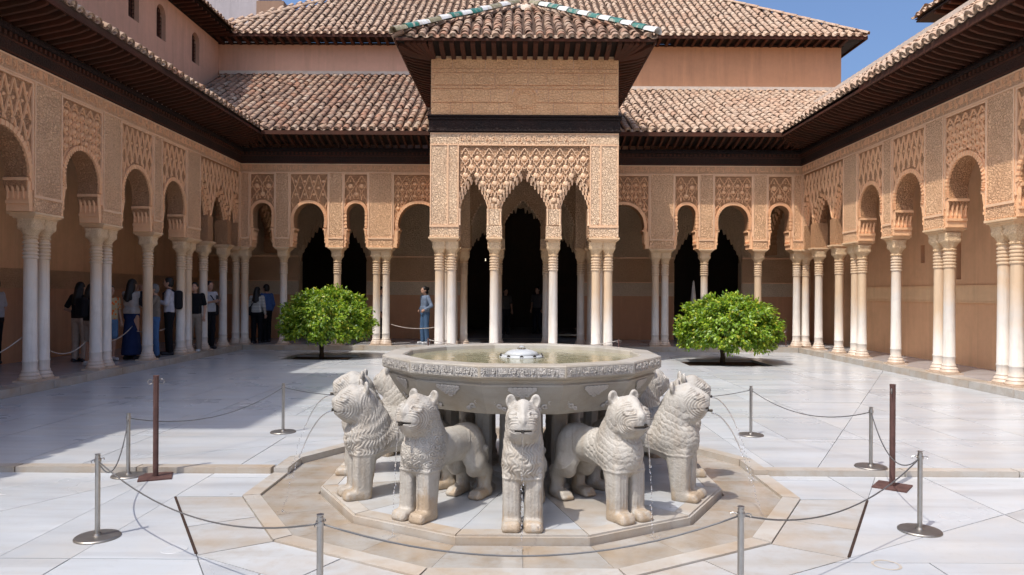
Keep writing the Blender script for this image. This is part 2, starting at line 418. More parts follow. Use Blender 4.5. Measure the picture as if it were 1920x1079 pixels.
# kerb stones round the far half of the ring, plain ring border in the near half
def ring_edge(ap0, ap1, ks, z0, z1, mat, split=1):
    A, B = dode(ap0), dode(ap1)
    for k in ks:
        p0,p1 = A[k-1],A[k]; q0,q1 = B[k-1],B[k]
        for j in range(split):
            t0,t1 = j/split,(j+1)/split
            li = lambda u,v,t:(u[0]+(v[0]-u[0])*t,u[1]+(v[1]-u[1])*t)
            slab([li(p0,p1,t0),li(p0,p1,t1),li(q0,q1,t1),li(q0,q1,t0)], z0, z1, mat, court)
def half(poly, far):
    return clip(poly, 0, -1 if far else 1, -(YSTEP+.0) if far else YSTEP)
A,B = dode(2.12), dode(2.25)
for k in range(12):
    q=[A[k-1],A[k],B[k],B[k-1]]
    h=half(q,True)
    if len(h)>2 and abs(area(h))>.005: slab(h,-.08,.002,M_curb,court)
    h=half(q,False)
    if len(h)>2 and abs(area(h))>.005: slab(h,-.08,ZLOW+.012,M_curb,court)
B2,C2 = dode(2.25), dode(2.79, FX, 6.57)
CH = .125
for k in range(12):                               # stained slabs between the ring and the iron slots
    q=half([B2[k-1],B2[k],C2[k],C2[k-1]],False)
    if len(q)<3 or abs(area(q))<.005: continue
    if k==0:
        for s_ in (-1,1):
            slab(clip(q, -s_, 0, -(FX*s_+CH+.10)), -.08, ZLOW, M_stain, court)
    else:
        mid=((B2[k-1][0]+B2[k][0])/2,(B2[k-1][1]+B2[k][1])/2); nx,ny=B2[k][0]-B2[k-1][0],B2[k][1]-B2[k-1][1]; d=nx*mid[0]+ny*mid[1]
        m_ = M_stain if k in (1,2,10,11) else M_floor
        slab(clip(q,nx,ny,d),-.08,ZLOW,m_,court); slab(clip(q,-nx,-ny,-d),-.08,ZLOW,m_,court)
P1,P2 = dode(1.68), dode(2.12)
for k in range(12):                               # wet channel floor round the plinth
    q=[P1[k-1],P1[k],P2[k],P2[k-1]]
    m0=((q[0][0]+q[1][0])/2,(q[0][1]+q[1][1])/2); nx,ny=q[1][0]-q[0][0],q[1][1]-q[0][1]; d=nx*m0[0]+ny*m0[1]
    slab(clip(q,nx,ny,d),-.085,-.060,M_wet,court,.001); slab(clip(q,-nx,-ny,-d),-.085,-.060,M_wet,court,.001)
for s_ in (-1,1):                                 # runnel leading to the front
    y=-3.5
    slab([(FX+s_*CH,2.0),(FX+s_*(CH+.1),2.0),(FX+s_*(CH+.1),FY-2.26),(FX+s_*CH,FY-2.26)], -.08, ZLOW+.001, M_curb, court)
slab([(FX-CH,2.0),(FX+CH,2.0),(FX+CH,FY-2.26),(FX-CH,FY-2.26)], -.085, ZLOW-.012, M_wet, court)
# iron slots in the paving and round inspection cover
for k,lab in ((2,'rusted iron strip let into the marble right of the fountain'),(11,'rusted iron strip let into the marble left of the fountain')):
    a,b=C2[k-1],C2[k]
    if k==11: a,b=C2[10-1],C2[10]
    L=math.hypot(b[0]-a[0],b[1]-a[1]); an=math.atan2(b[1]-a[1],b[0]-a[0])
    o=mk('iron_strip', MB().box(-L/2+.02,L/2-.02,-.009,.009,0,.004), M_iron, None, ((a[0]+b[0])/2,(a[1]+b[1])/2,ZLOW), (0,0,an)); tag(o,lab,'iron strip')
o=mk('drain_cover', MB().lathe([(.0,.003),(.078,.003),(.082,.0)],28,cap=False), M_floor, None, (-2.29,4.62,ZLOW+.001)); tag(o,'round white drain cover flush in the paving at front left','drain cover')
o=mk('drain_cover', MB().lathe([(.070,.001),(.078,.0035),(.086,.001)],28,cap=False), M_curb, None, (2.16,4.42,ZLOW+.0012)); tag(o,'faint round drain rim in the paving at front right','drain cover')
# planting beds
for (x,y,h),lab in zip(BEDS,('left','right')):
    b=mk('planting_bed', MB().box(x-h,x+h,y-h*.8,y+h*.8,-.2,-.055), M_soil); b['kind']='structure'
    rim=MB()
# gallery platform: kerb stones and floor slabs
plat=mk('gallery_platform', MB().box(-10.4,-7.72,-4,23.3,-.25,.105).box(7.72,9.35,-4,23.3,-.25,.105).box(-7.72,7.72,20.02,23.3,-.25,.105).box(-2.45,2.45,15.9,20.02,-.25,.105), M_grout); plat['kind']='structure'; plat['label']='raised marble platform under the arcades'
def run(p,q,w_,n,z0=-.2,z1=ZP):                   # kerb stones from p to q, width w_ to the left
    p=Vector(p);q=Vector(q);d=(q-p);L=d.length;d/=L;nn=Vector((-d.y,d.x)); t=0
    while t<L-1e-4:
        e=min(L,t+random.uniform(.75,1.25)); e=L if L-e<.4 else e
        a=p+d*t;b=p+d*e; slab([tuple(a),tuple(b),tuple(b+nn*w_),tuple(a+nn*w_)],z0,z1,M_curb,plat); t=e
run((-7.70,-3.5),(-7.70,20.0),.34,0); run((7.70,20.0),(7.70,-3.5),.34,0)
run((-7.70,20.0),(-2.47,20.0),.34,0); run((2.47,20.0),(7.70,20.0),.34,0)
run((-2.47,20.0),(-2.47,15.88),.34,0); run((-2.47,15.88),(2.47,15.88),.34,0); run((2.47,15.88),(2.47,20.0),.34,0)
def gfloor(x0,x1,y0,y1,nx,ny):
    for i in range(nx):
        for j in range(ny):
            a,b=x0+(x1-x0)*i/nx,x0+(x1-x0)*(i+1)/nx; c,d=y0+(y1-y0)*j/ny,y0+(y1-y0)*(j+1)/ny
            slab([(a,c),(b,c),(b,d),(a,d)],.1,ZP-.002,M_galfloor,plat,.002)
gfloor(-10.4,-8.05,-3.5,20.0,2,20); gfloor(8.05,9.35,-3.5,20.0,1,20); gfloor(-10.4,9.35,20.35,23.3,14,3); gfloor(-2.12,2.12,16.23,20.34,4,4)

# ------------------------------------------------------------------ arcade builders (local: x along wall, y into wall, z up)
ZC, ZF, ZT = 2.86, 4.92, 5.18        # pier foot, frieze foot, wall top
TH = .2                              # half thickness
def shaft_mesh():
    p=[(.12,.27),(.122,.30),(.106,.32),(.106,.44),(.112,.45),(.112,.465),(.105,.475),(.100,1.2),(.096,2.10)]
    z=2.12
    for i in range(5):
        p+=[(.096,z),(.113,z+.012),(.113,z+.034),(.096,z+.046)]; z+=.06
    p+=[(.098,2.45)]
    return MB().lathe(p,20).mesh('column_shaft',angle=40)
def base_mesh():
    m=MB().lathe([(.165,ZP+.028),(.17,ZP+.05),(.155,ZP+.07),(.145,ZP+.09),(.15,ZP+.105),(.13,ZP+.13),(.12,ZP+.142)],20)
    m.box(-.17,.17,-.17,.17,ZP-.002,ZP+.028); return m.mesh('column_base',angle=40)
def capital_mesh():
    vs=[];fs=[];n=24
    rings=[(.098,0,2.44),(.118,0,2.455),(.118,0,2.47),(.10,0,2.485),(.112,.0,2.52),(.128,.3,2.57),(.15,.8,2.60),(.155,.9,2.64),(.152,.9,2.70),(.16,1,2.72),(.16,1,2.77)]
    for r,sq,z in rings:
        for k in range(n):
            a=2*math.pi*(k+.5)/n; c,s_=math.cos(a),math.sin(a); m=max(abs(c),abs(s_)); f=(1-sq)+sq/m*.97
            lf = 1+.05*math.cos(8*a) if 2.5<z<2.66 else 1
            vs.append((r*c*f*lf,r*s_*f*lf,z))
    for j in range(len(rings)-1):
        for k in range(n): fs.append((j*n+k,j*n+(k+1)%n,(j+1)*n+(k+1)%n,(j+1)*n+k))
    fs.append(tuple(range(n-1,-1,-1))); fs.append(tuple(range((len(rings)-1)*n,len(rings)*n)))
    return MB().add(vs,fs).mesh('capital',angle=45)
ME_shaft, ME_base, ME_cap = shaft_mesh(), base_mesh(), capital_mesh()
def column(par,u,y=0.0):
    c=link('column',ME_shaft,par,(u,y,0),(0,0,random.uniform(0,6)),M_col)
    link('base',ME_base,c,(0,0,0),(0,0,-c.rotation_euler[2]),M_col); link('capital',ME_cap,c,(0,0,0),(0,0,-c.rotation_euler[2]),M_cap)
    return c
def ring_wall(u0,u1,zb,zt,path,y0,y1,back=True,mb=None):
    mb=mb or MB(); uc=.5*(path[0][0]+path[-1][0]); zc=max(zb+.05, max(z for _,z in path)-.45*(path[-1][0]-path[0][0])-.02)
    def outer(u,z):
        if z<=zc: return (u0 if u<uc else u1, z)
        du,dz=u-uc,z-zc; ts=[]
        if dz>1e-9: ts.append((zt-zc)/dz)
        if du>1e-9: ts.append((u1-uc)/du)
        if du<-1e-9: ts.append((u0-uc)/du)
        t=min(ts); return (uc+du*t, zc+dz*t)
    inner=list(path); pts=[]
    ca=[math.atan2(zt-zc,u0-uc),math.atan2(zt-zc,u1-uc)]
    ang=lambda p: math.atan2(p[1]-zc,p[0]-uc) if p[1]>zc else (math.pi if p[0]<uc else 0.0)
    for i,p in enumerate(inner):
        pts.append((p,outer(*p)))
        if i+1<len(inner):
            q=inner[i+1]; a0,a1=ang(p),ang(q)
            for c_,corner in zip(ca,((u0,zt),(u1,zt))):
                if a0>c_>a1:
                    t=(a0-c_)/(a0-a1); pts.append(((p[0]+(q[0]-p[0])*t,p[1]+(q[1]-p[1])*t),corner))
    n=len(pts); vs=[]
    for y in (y0,y1):
        for p,o in pts: vs.append((p[0],y,p[1])); vs.append((o[0],y,o[1]))
    fs=[]
    for i in range(n-1):
        a=2*i; b=2*(i+1); c=2*n+a; d=2*n+b
        fs.append((a,b,b+1,a+1))
        if back: fs.append((c,c+1,d+1,d))
        fs.append((a,c,d,b))
    fs.append((0,1,2*n+1,2*n)); e=2*(n-1); fs.append((e,2*n+e,2*n+e+1,e+1))
    return mb.add(vs,fs)
def arch_path(uc,a,crown=4.09,spring=3.40,zb=ZC,jamb=.09):
    zc=max(spring+.02,crown-a*1.07); L=[]
    hb=a+jamb; as_=a*.955
    L+=[(hb,zb),(hb,spring-.42),(hb-.25*jamb,spring-.38),(hb-.55*jamb,spring-.26),(as_+.006,spring-.13),(as_-.016,spring-.07),(as_-.016,spring-.02)]
    if zc-spring>.05:
        for t in np.linspace(0,1,5)[:-1]: L.append((as_+(a-as_)*t**.6, spring+(zc-spring)*t))
    else: L.append((as_,spring))
    for t in np.linspace(0,1,13): 
        th=t*math.pi/2; L.append((a*math.cos(th)**.94 if t<1 else 0., zc+(crown-zc)*math.sin(th)))
    left=[(uc-u,z) for u,z in L]; right=[(uc+u,z) for u,z in L[:-1]][::-1]
    return left+right
def muq_path(uc,a,apex,spring,zb,n,off=0.,samp=4):
    L=[(a,zb)]
    P=[]
    for j in range(n+1):
        s_=j/n; o=off*min(1,s_*4)
        P.append(((a+o*.0)*(1-s_**1.55)+o*(1-s_*.55), spring+(apex+off-spring)*s_))
    P[-1]=(0.0,apex+off)
    L.append((a,spring-.001))
    for j in range(n):
        p,q=P[j],P[j+1]; dx,dz=q[0]-p[0],q[1]-p[1]; l=math.hypot(dx,dz)
        for t in np.linspace(0,1,samp+1)[:-1]:
            b=.42*l*math.sin(math.pi*t); L.append((p[0]+dx*t+dz/l*b, p[1]+dz*t-dx/l*b))
    L.append(P[-1])
    return [(uc-u,z) for u,z in L]+[(uc+u,z) for u,z in L[:-1]][::-1]
def band(path,w_,y,proud,mb,tooth=True,sub=2):
    """raised toothed band along an open path on the wall face at y (towards -y)"""
    P=[]
    for i in range(len(path)-1):
        p,q=path[i],path[i+1]
        for t in range(sub): P.append((p[0]+(q[0]-p[0])*t/sub,p[1]+(q[1]-p[1])*t/sub))
    P.append(path[-1]); vs=[];fs=[];rows=0
    for i,p in enumerate(P):
        a=P[max(0,i-1)];b=P[min(len(P)-1,i+1)]; dx,dz=b[0]-a[0],b[1]-a[1]; l=math.hypot(dx,dz) or 1; nx,nz=-dz/l,dx/l
        for k in ((0,1) if tooth else (0,)):
            h=proud+(.012 if (k+i)%2 and tooth else 0); inn=-.010 if (k+i)%2 and tooth else 0
            vs+=[(p[0]+nx*inn,y+.005,p[1]+nz*inn),(p[0]+nx*inn,y-h,p[1]+nz*inn),(p[0]+nx*w_,y-h,p[1]+nz*w_),(p[0]+nx*w_,y+.005,p[1]+nz*w_)]; rows+=1
    for r in range(rows-1):
        b=4*r
        for k in range(3): fs.append((b+k,b+k+1,b+4+k+1,b+4+k))
    return mb.add(vs,fs)
def ribs(polys,y,w_,h,mb,ok):
    """flat-topped ribs along polylines in the x-z plane, only where ok(u,z)"""
    for pl in polys:
        run_=[]
        def flush():
            if len(run_)<2: return
            vs=[];fs=[]
            for i,p in enumerate(run_):
                a=run_[max(0,i-1)];b=run_[min(len(run_)-1,i+1)]; dx,dz=b[0]-a[0],b[1]-a[1]; l=math.hypot(dx,dz) or 1; nx,nz=-dz/l*w_/2,dx/l*w_/2
                vs+=[(p[0]-nx,y,p[1]-nz),(p[0]-nx*.6,y-h,p[1]-nz*.6),(p[0]+nx*.6,y-h,p[1]+nz*.6),(p[0]+nx,y,p[1]+nz)]
            for i in range(len(run_)-1):
                for k in range(3): fs.append((4*i+k,4*i+k+1,4*i+4+k+1,4*i+4+k))
            mb.add(vs,fs)
        for p in pl:
            if ok(*p): run_.append(p)
            else: flush(); run_=[]
        flush()
def boss(mb,u,z,r,y,h,n=7):
    vs=[(u+r*math.cos(2*math.pi*k/n),y,z+r*math.sin(2*math.pi*k/n)) for k in range(n)]+[(u+.55*r*math.cos(2*math.pi*k/n),y-h,z+.55*r*math.sin(2*math.pi*k/n)) for k in range(n)]
    mb.add(vs,[(k,n+k,n+(k+1)%n,(k+1)%n) for k in range(n)]+[tuple(range(2*n-1,n-1,-1))])
def lattice(u0,u1,z0,z1,style,cw,ch,y,ok,mb,rng):
    W=u1-u0; nx=max(2,round(W/cw)); cw=W/nx; nz=int((z1-z0)/ch)+2
    P=[]
    if style=='diamond':
        for s_ in (1,-1):
            for i in range(-nz-1,nx+nz+2):
                pl=[]
                for t in np.linspace(0,nz,nz*8+1):
                    wob=.02*cw*math.sin(2*math.pi*t)
                    pl.append((u0+(i+s_*t*.5)*cw+wob*s_, z1-.02-t*ch+ .0))
                P.append(pl)
        for j in range(nz*2):
            for i in range(nx+1):
                u=u0+(i+(.5 if j%2==0 else 0))*cw; z=z1-.02-(j+1)*ch*.5
                if ok(u,z): boss(mb,u,z,cw*.17,y,.018)
    else:
        prof=[(-.5,-.55),(-.46,-.30),(-.40,-.12),(-.46,.02),(-.40,.16),(-.28,.20),(-.26,.34),(-.14,.42),(-.10,.52),(0,.58)]
        prof=prof+[(-a,b) for a,b in prof[:-1]][::-1]
        for j in range(nz*2):
            for i in range(nx+1):
                u=u0+(i+(.5 if j%2==0 else 0))*cw; z=z1-.04-(j+1)*ch*.5
                P.append([(u+a*cw*.98,z+b*ch*.86) for a,b in prof])
                if ok(u,z-.12*ch): boss(mb,u,z-.12*ch,cw*.24,y,.03,8)
                if ok(u,z+.2*ch): boss(mb,u,z+.2*ch,cw*.09,y,.02,6)
    ribs(P,y,.026 if style=='diamond' else .024,.028,mb,ok)
ARAB="\uFEED\uFEFB \uFECF\uFE8E\uFEDF\uFE90 \uFE87\uFEFB \uFE8D\uFEDF\uFEE0\uFEEA"[::-1]
def arabic_mesh():
    c=bpy.data.curves.new('inscription','FONT'); c.body=ARAB; c.extrude=.03; c.resolution_u=1; c.offset=.012
    o=bpy.data.objects.new('tmp',c); COL.objects.link(o); dg=bpy.context.evaluated_depsgraph_get()
    me=bpy.data.meshes.new_from_object(o.evaluated_get(dg)); v=np.array([x.co[:] for x in me.vertices]); f=[tuple(p.vertices) for p in me.polygons]
    bpy.data.objects.remove(o); bpy.data.meshes.remove(me); v[:,0]-=v[:,0].min(); return v,f
AV,AF=arabic_mesh(); AW=AV[:,0].max()+.35
def inscription(par,u0,u1,z0,hgt,y,mat,depth=.012,name='inscription',xs=.62,far=False):
    k=hgt/1.06; mb=MB(); n=max(1,int(round((u1-u0)/(AW*k*xs)))); st=(u1-u0)/n
    for i in range(n):
        vs=np.c_[u0+i*st+AV[:,0]*st/AW, y-.5*depth+np.sign(AV[:,2])*-.5*depth, z0+(AV[:,1]+.33)*k]
        mb.add(vs.tolist(),AF)
    return mk(name,mb,mat,par,kind='stuff')
def pier(par,u0,u1,mat,z0=ZC,z1=ZF,y0=-TH,y1=TH,lip=.0):
    m=MB().box(u0,u1,y0,y1,z0,z1)
    p=mk('pier',m,mat,par)
    b=MB()                                           # flat borders framing the carved strip
    for a in (u0+.004,u1-.030): b.box(a,a+.026,y0-.012,y0,z0+.27,z1-.002)
    b.box(u0-.004,u1+.004,y0-.016,y0,z0+.225,z0+.27)
    mk('pier_border',b,M_plain_st,p)
    return p
def impost(par,u0,u1,y0=-TH,y1=TH):
    m=MB()
    for k,(e,za,zb) in enumerate(((-.025,2.765,2.795),(.005,2.795,2.825),(.03,2.825,ZC-.001))): m.box(u0-e,u1+e,y0-e,y1+e,za,zb)
    return mk('impost',m,M_imp,par)
def horseshoe_bay(par,u0,u1,style='diamond',cw=.24,ch=.34,jb=.1,crown=4.09,mats=None,teeth=True,lat=True,both=False):
    mp,mg,mr=mats or (M_pier,M_ground,M_rib)
    a=(u1-u0)/2-jb; uc=(u0+u1)/2; path=arch_path(uc,a,crown,jamb=jb-.012)
    yf=-TH+.035
    w_=mk('arch_wall',ring_wall(u0,u1,ZC,ZF,path,yf,TH),mg,par)
    arc=[p for p in path if p[1]>=3.40]
    mk('archivolt',band(arc,.075,yf,.03,MB(),teeth),mr,w_,label='toothed moulding round the arch')
    fr=MB(); e=.035                                   # frame of the panel
    fr.box(u0,u0+e,yf-.03,yf,3.2,ZF).box(u1-e,u1,yf-.03,yf,3.2,ZF).box(u0+e,u1-e,yf-.03,yf,ZF-e,ZF); mk('panel_frame',fr,M_plain_st,w_)
    zc=crown-a*1.07
    def ok(u,z):
        if not(u0+e+.005<u<u1-e-.005 and z<ZF-e-.01 and z>zc-.1): return False
        if z>zc: return ((u-uc)/(a+.085))**2+((z-zc)/(crown-zc+.085))**2>1
        return abs(u-uc)>a+.085
    if lat:
        lb=MB(); lattice(u0+e,u1-e,zc,ZF-e,style,cw,ch,yf+.002,ok,lb,random); mk('lattice',lb,mr,w_,kind='stuff',label='raised plaster lattice')
    # stalactite brackets under the springing
    br=MB()
    for s_ in (-1,1):
        ub=uc+s_*(a+.012)
        for j in range(5):
            y=-.17+j*.082
            br.lathe([(.008,3.04),(.02,3.08),(.013,3.13),(.028,3.22),(.036,3.33)],7,(ub,y,0))
        x0,x1=sorted((uc+s_*(a*.955-.03),ub+s_*.05)); br.box(x0,x1,yf-.025,TH-.01,3.335,3.385)
        x0,x1=sorted((uc+s_*(a+.022),uc+s_*(a+jb-.004))); br.box(x0,x1,yf-.012,TH-.012,ZC+.002,3.335)
        x0,x1=sorted((uc+s_*(a-.004),uc+s_*(a+.03))); br.box(x0,x1,yf-.02,TH-.012,2.98,3.03)
    mk('bracket',br,mr,w_,kind='stuff',label='row of small stalactite brackets')
    return w_
def muq_bay(par,u0,u1,a,uc=None,apex=4.15,spring=3.5,n=6,mats=None,zb=ZC,zt=ZF,y0=-TH,y1=TH,name='muqarnas_arch',cs=1.25):
    mp,mg,mr=mats or (M_pier,M_ground,M_rib); uc=(u0+u1)/2 if uc is None else uc
    mb=MB(); K=4; st=.045
    ys=[y0+.03+st*k for k in range(K)]; ye=[y1-.03-st*k for k in range(K)]
    for k in range(K):
        off=.05*(K-1-k); p=muq_path(uc,a,apex,spring,zb,n+(k%2),off)
        yb=ys[k+1] if k+1<K else y1-.03-st*(K-1)
        ring_wall(u0,u1,zb,zt,p,ys[k],yb,True,mb)
        if k+1<K: ring_wall(u0,u1,zb,zt,p,ye[k+1],ye[k],True,mb)
    o=mk(name,mb,mg,par)
    pb=MB()                                            # small hanging cells along the curve, in staggered rows
    for k in range(K-1):
        off=.05*(K-1-k)-.012; nn=n+(k%2); 
        for j in range(nn):
            s_=(j+.5)/nn
            uo=a*(1-s_**1.55)+off*(1-s_*.55); z=spring+(apex+off-spring)*s_
            for sg in (-1,1):
                u=uc+sg*uo; w_=.026*cs; hh=.045*cs
                for yy in (ys[k]-.012,):
                    pb.add([(u-w_,yy,z+hh),(u+w_,yy,z+hh),(u+w_,yy+.05,z+hh),(u-w_,yy+.05,z+hh),(u-w_*.35,yy+.012,z-hh),(u+w_*.35,yy+.012,z-hh),(u+w_*.35,yy+.05,z-hh),(u-w_*.35,yy+.05,z-hh)],[(0,1,2,3),(7,6,5,4),(0,4,5,1),(1,5,6,2),(2,6,7,3),(3,7,4,0)])
    mk('stalactite_cells',pb,mr,o,kind='stuff')
    return o

# ------------------------------------------------------------------ tiled roofs
def tile_geo(plug=False, seg=7, L=.42, r0=.088, r1=.072):
    vs=[];fs=[]
    def arc(r,y,z=0.): return [(r*math.cos(math.pi*(1-k/seg)),y,z+r*math.sin(math.pi*(1-k/seg))*.92) for k in range(seg+1)]
    a=arc(r0,0); b=arc(r1,L); c=arc(r0-.016,0); d=arc(r0-.018,.10)
    vs=a+b+c+d; m=seg+1
    for k in range(seg):
        fs+= [(k,k+1,m+k+1,m+k),(k+1,k,2*m+k,2*m+k+1),(2*m+k+1,2*m+k,3*m+k,3*m+k+1)]
    return np.array(vs,float),fs
def plug_geo(seg=7,r=.073):
    vs=[(r*math.cos(math.pi*(1-k/seg)),.022,r*math.sin(math.pi*(1-k/seg))*.92) for k in range(seg+1)]
    return np.array(vs,float),[tuple(range(seg,-1,-1))]
TV,TF=tile_geo(); PV,PF=plug_geo()
def tile_mesh(mat):
    me=MB().add(TV.tolist(),TF).mesh('tile',angle=35); me.materials.append(mat); return me
def eave_mesh(mat):
    mb=MB().add(TV.tolist(),TF); nf=len(mb.f); mb.add(PV.tolist(),PF); me=mb.mesh('eave_tile',angle=35); me.materials.append(mat); me.materials.append(M_mortar)
    for i in range(nf,len(me.polygons)): me.polygons[i].material_index=1
    return me
class Roof:
    def __init__(s,bed,matO,matJ,budget=290): s.bed=bed; s.T=[]; s.matO=matO; s.matJ=matJ; s.budget=budget; s.ch=MB()
    def plane(s,O,U,S,us,s0,s1,expo=.30,lift=.02,channel=True,keep=None,first=True,fsc=1.0):
        O,U,S=Vector(O),Vector(U).normalized(),Vector(S).normalized(); N=U.cross(S).normalized()
        if N.z<0: N=-N
        for u in us:
            a=s0(u); b=s1(u); j=0; t=a
            if b-a<.1: continue
            while t<b-.08:
                p=O+U*(u+random.gauss(0,.009))+S*(t+random.gauss(0,.012))+N*(lift+random.gauss(0,.005))
                if keep is None or keep(p):
                    M=Matrix((U,S,N)).transposed().to_4x4() @ Matrix.Rotation(random.gauss(0,.04),4,'Z') @ Matrix.Rotation(R(-2.0)+random.gauss(0,.008),4,'X') @ Matrix.Diagonal((random.uniform(.94,1.06)*(fsc if j==0 else 1),1,random.uniform(.92,1.08)*(fsc if j==0 else 1),1))
                    M.translation=p; s.T.append((M, j==0 and first and a<.01))
                t+=expo; j+=1
            if channel and first and a<.01:               # hollow under-tile showing at the eave
                uu=u+(us[1]-us[0])/2 if len(us)>1 else u
                seg=5; r=.075; vs=[]
                for y in (-.035,.25):
                    for k in range(seg+1):
                        an=math.pi*(1+k/seg); vs.append(O+U*(uu+r*math.cos(an))+S*y+N*(lift+.035+r*.75*math.sin(an)))
                for y in (-.035,.25):
                    for k in range(seg+1):
                        an=math.pi*(1+k/seg); vs.append(O+U*(uu+(r+.016)*math.cos(an))+S*y+N*(lift+.035+(r+.016)*.75*math.sin(an)))
                m=seg+1; fs=[]
                for k in range(seg): fs+=[(k,k+1,m+k+1,m+k),(2*m+k+1,2*m+k,3*m+k,3*m+k+1),(k+1,k,2*m+k,2*m+k+1)]
                s.ch.add([tuple(v) for v in vs],fs)
    def finish(s,par_world=Matrix()):
        cw=Vector((CAMX,0,CAMZ)); inv=par_world.inverted()
        s.T.sort(key=lambda m:(m[0].translation-cw).length)
        def vis(M):
            p=M.translation-cw
            if p.y<1: return False
            x=969+p.x*1355/p.y; y=551-p.z*1355/p.y
            return -5<x<1925 and -8<y<700
        near=[t for t in s.T if vis(t[0])][:s.budget]; ids=set(id(t) for t in near)
        rest=[t for t in s.T if id(t) not in ids]
        mt,me=tile_mesh(s.matO),eave_mesh(s.matO)
        for M,first in near:
            o=link('tile',me if first else mt,s.bed); o.matrix_local=inv@M
        if rest:
            nv=len(TV); A=np.concatenate([TV@np.array(M.to_3x3()).T+np.array(M.translation) for M,_ in rest])
            F=[tuple(i+k*nv for i in f) for k in range(len(rest)) for f in TF]
            mm=bpy.data.meshes.new('tiles'); mm.from_pydata(A.tolist(),[],F); mm.materials.append(s.matJ); mm.polygons.foreach_set('use_smooth',np.ones(len(mm.polygons),bool)); mm.set_sharp_from_angle(angle=R(35)); mm.update()
            o=link('roof_tiles',mm,s.bed,kind='stuff'); o.matrix_local=inv
            pl=[t for t in rest if t[1]]
            if pl:
                np_=len(PV); A=np.concatenate([PV@np.array(M.to_3x3()).T+np.array(M.translation) for M,_ in pl]); F=[tuple(i+k*np_ for i in f) for k in range(len(pl)) for f in PF]
                mm=bpy.data.meshes.new('mortar'); mm.from_pydata(A.tolist(),[],F); o=link('eave_mortar',mm,s.bed,mat=M_mortar,kind='stuff'); o.matrix_local=inv
        if s.ch.v:
            o=mk('under_tiles',s.ch,s.matJ,s.bed,kind='stuff'); o.matrix_local=inv

def eaves(par,u0,u1,over,ztop,rafter_at,wallz=ZT,skip=None):
    """wooden frieze, moulding, rafters, soffit and fascia along an arcade (local frame); eave edge at y=-over, tile bed at z=ztop"""
    mk('wooden_frieze',MB().box(u0,u1,-TH-.03,TH,wallz,wallz+.32),M_woodfr,par,label='dark carved wooden frieze below the eaves')
    dn=MB().box(u0,u1,-TH-.045,-TH-.03,wallz+.015,wallz+.035).box(u0,u1,-TH-.045,-TH-.03,wallz+.20,wallz+.225)
    k=u0+.03
    while k<u1-.06: dn.box(k,k+.05,-TH-.065,-TH-.03,wallz+.245,wallz+.315); k+=.115
    mk('dentils',dn,M_rafter,par,kind='stuff',label='row of small carved blocks on the wooden frieze')
    mo=MB().box(u0,u1,-TH-.10,TH,wallz+.32,wallz+.37).box(u0,u1,-TH-.06,TH,wallz+.37,wallz+.43); mk('moulding',mo,M_wood,par)
    za,zb=wallz+.43,ztop-.10
    rm=bpy.data.meshes.new('rafter'); L=over-TH+.05
    vs=[];prof=[(0,0),( -.10,-.0)]
    y0,y1=-TH+.05,-over+.05
    def pt(x,y,dz): 
        t=(y-y0)/(y1-y0); return (x,y,za+.0+(zb-.10-za)*t+dz)
    sec=[(y0,.02),(y0+(y1-y0)*.80,.02),(y0+(y1-y0)*.9,.035),(y1,.05)]
    for x in (-.028,.028):
        for y,d in sec: vs.append(pt(x,y,d))
        for y,d in sec: vs.append(pt(x,y,.115))
    n=4; fs=[]
    for k in range(3):
        fs+=[(k,k+1,8+k+1,8+k),(k+1,k,4+k,4+k+1),(8+k,8+k+1,12+k+1,12+k),(4+k,4+k+1,12+k+1,12+k)]
    fs+=[(3,7,15,11),(0,8,12,4)]
    rm.from_pydata(vs,[],fs); rm.materials.append(M_rafter)
    n=int((u1-u0)/rafter_at)
    for i in range(n+1):
        u=u0+.04+(u1-u0-.08)*i/max(1,n)
        if skip and skip(u): continue
        link('rafter',rm,par,(u,0,0))
    mk('soffit',MB().add([(u0,y0,za+.118),(u1,y0,za+.118),(u1,y1-.03,zb+.02),(u0,y1-.03,zb+.02),(u0,y0,za+.15),(u1,y0,za+.15),(u1,y1-.03,zb+.05),(u0,y1-.03,zb+.05)],[(0,1,2,3),(7,6,5,4),(3,2,6,7),(1,0,4,5),(0,3,7,4),(2,1,5,6)]),M_soffit,par)
    mk('fascia',MB().box(u0,u1,-over+.0,-over+.035,zb-.035,ztop-.03),M_rafter,par)

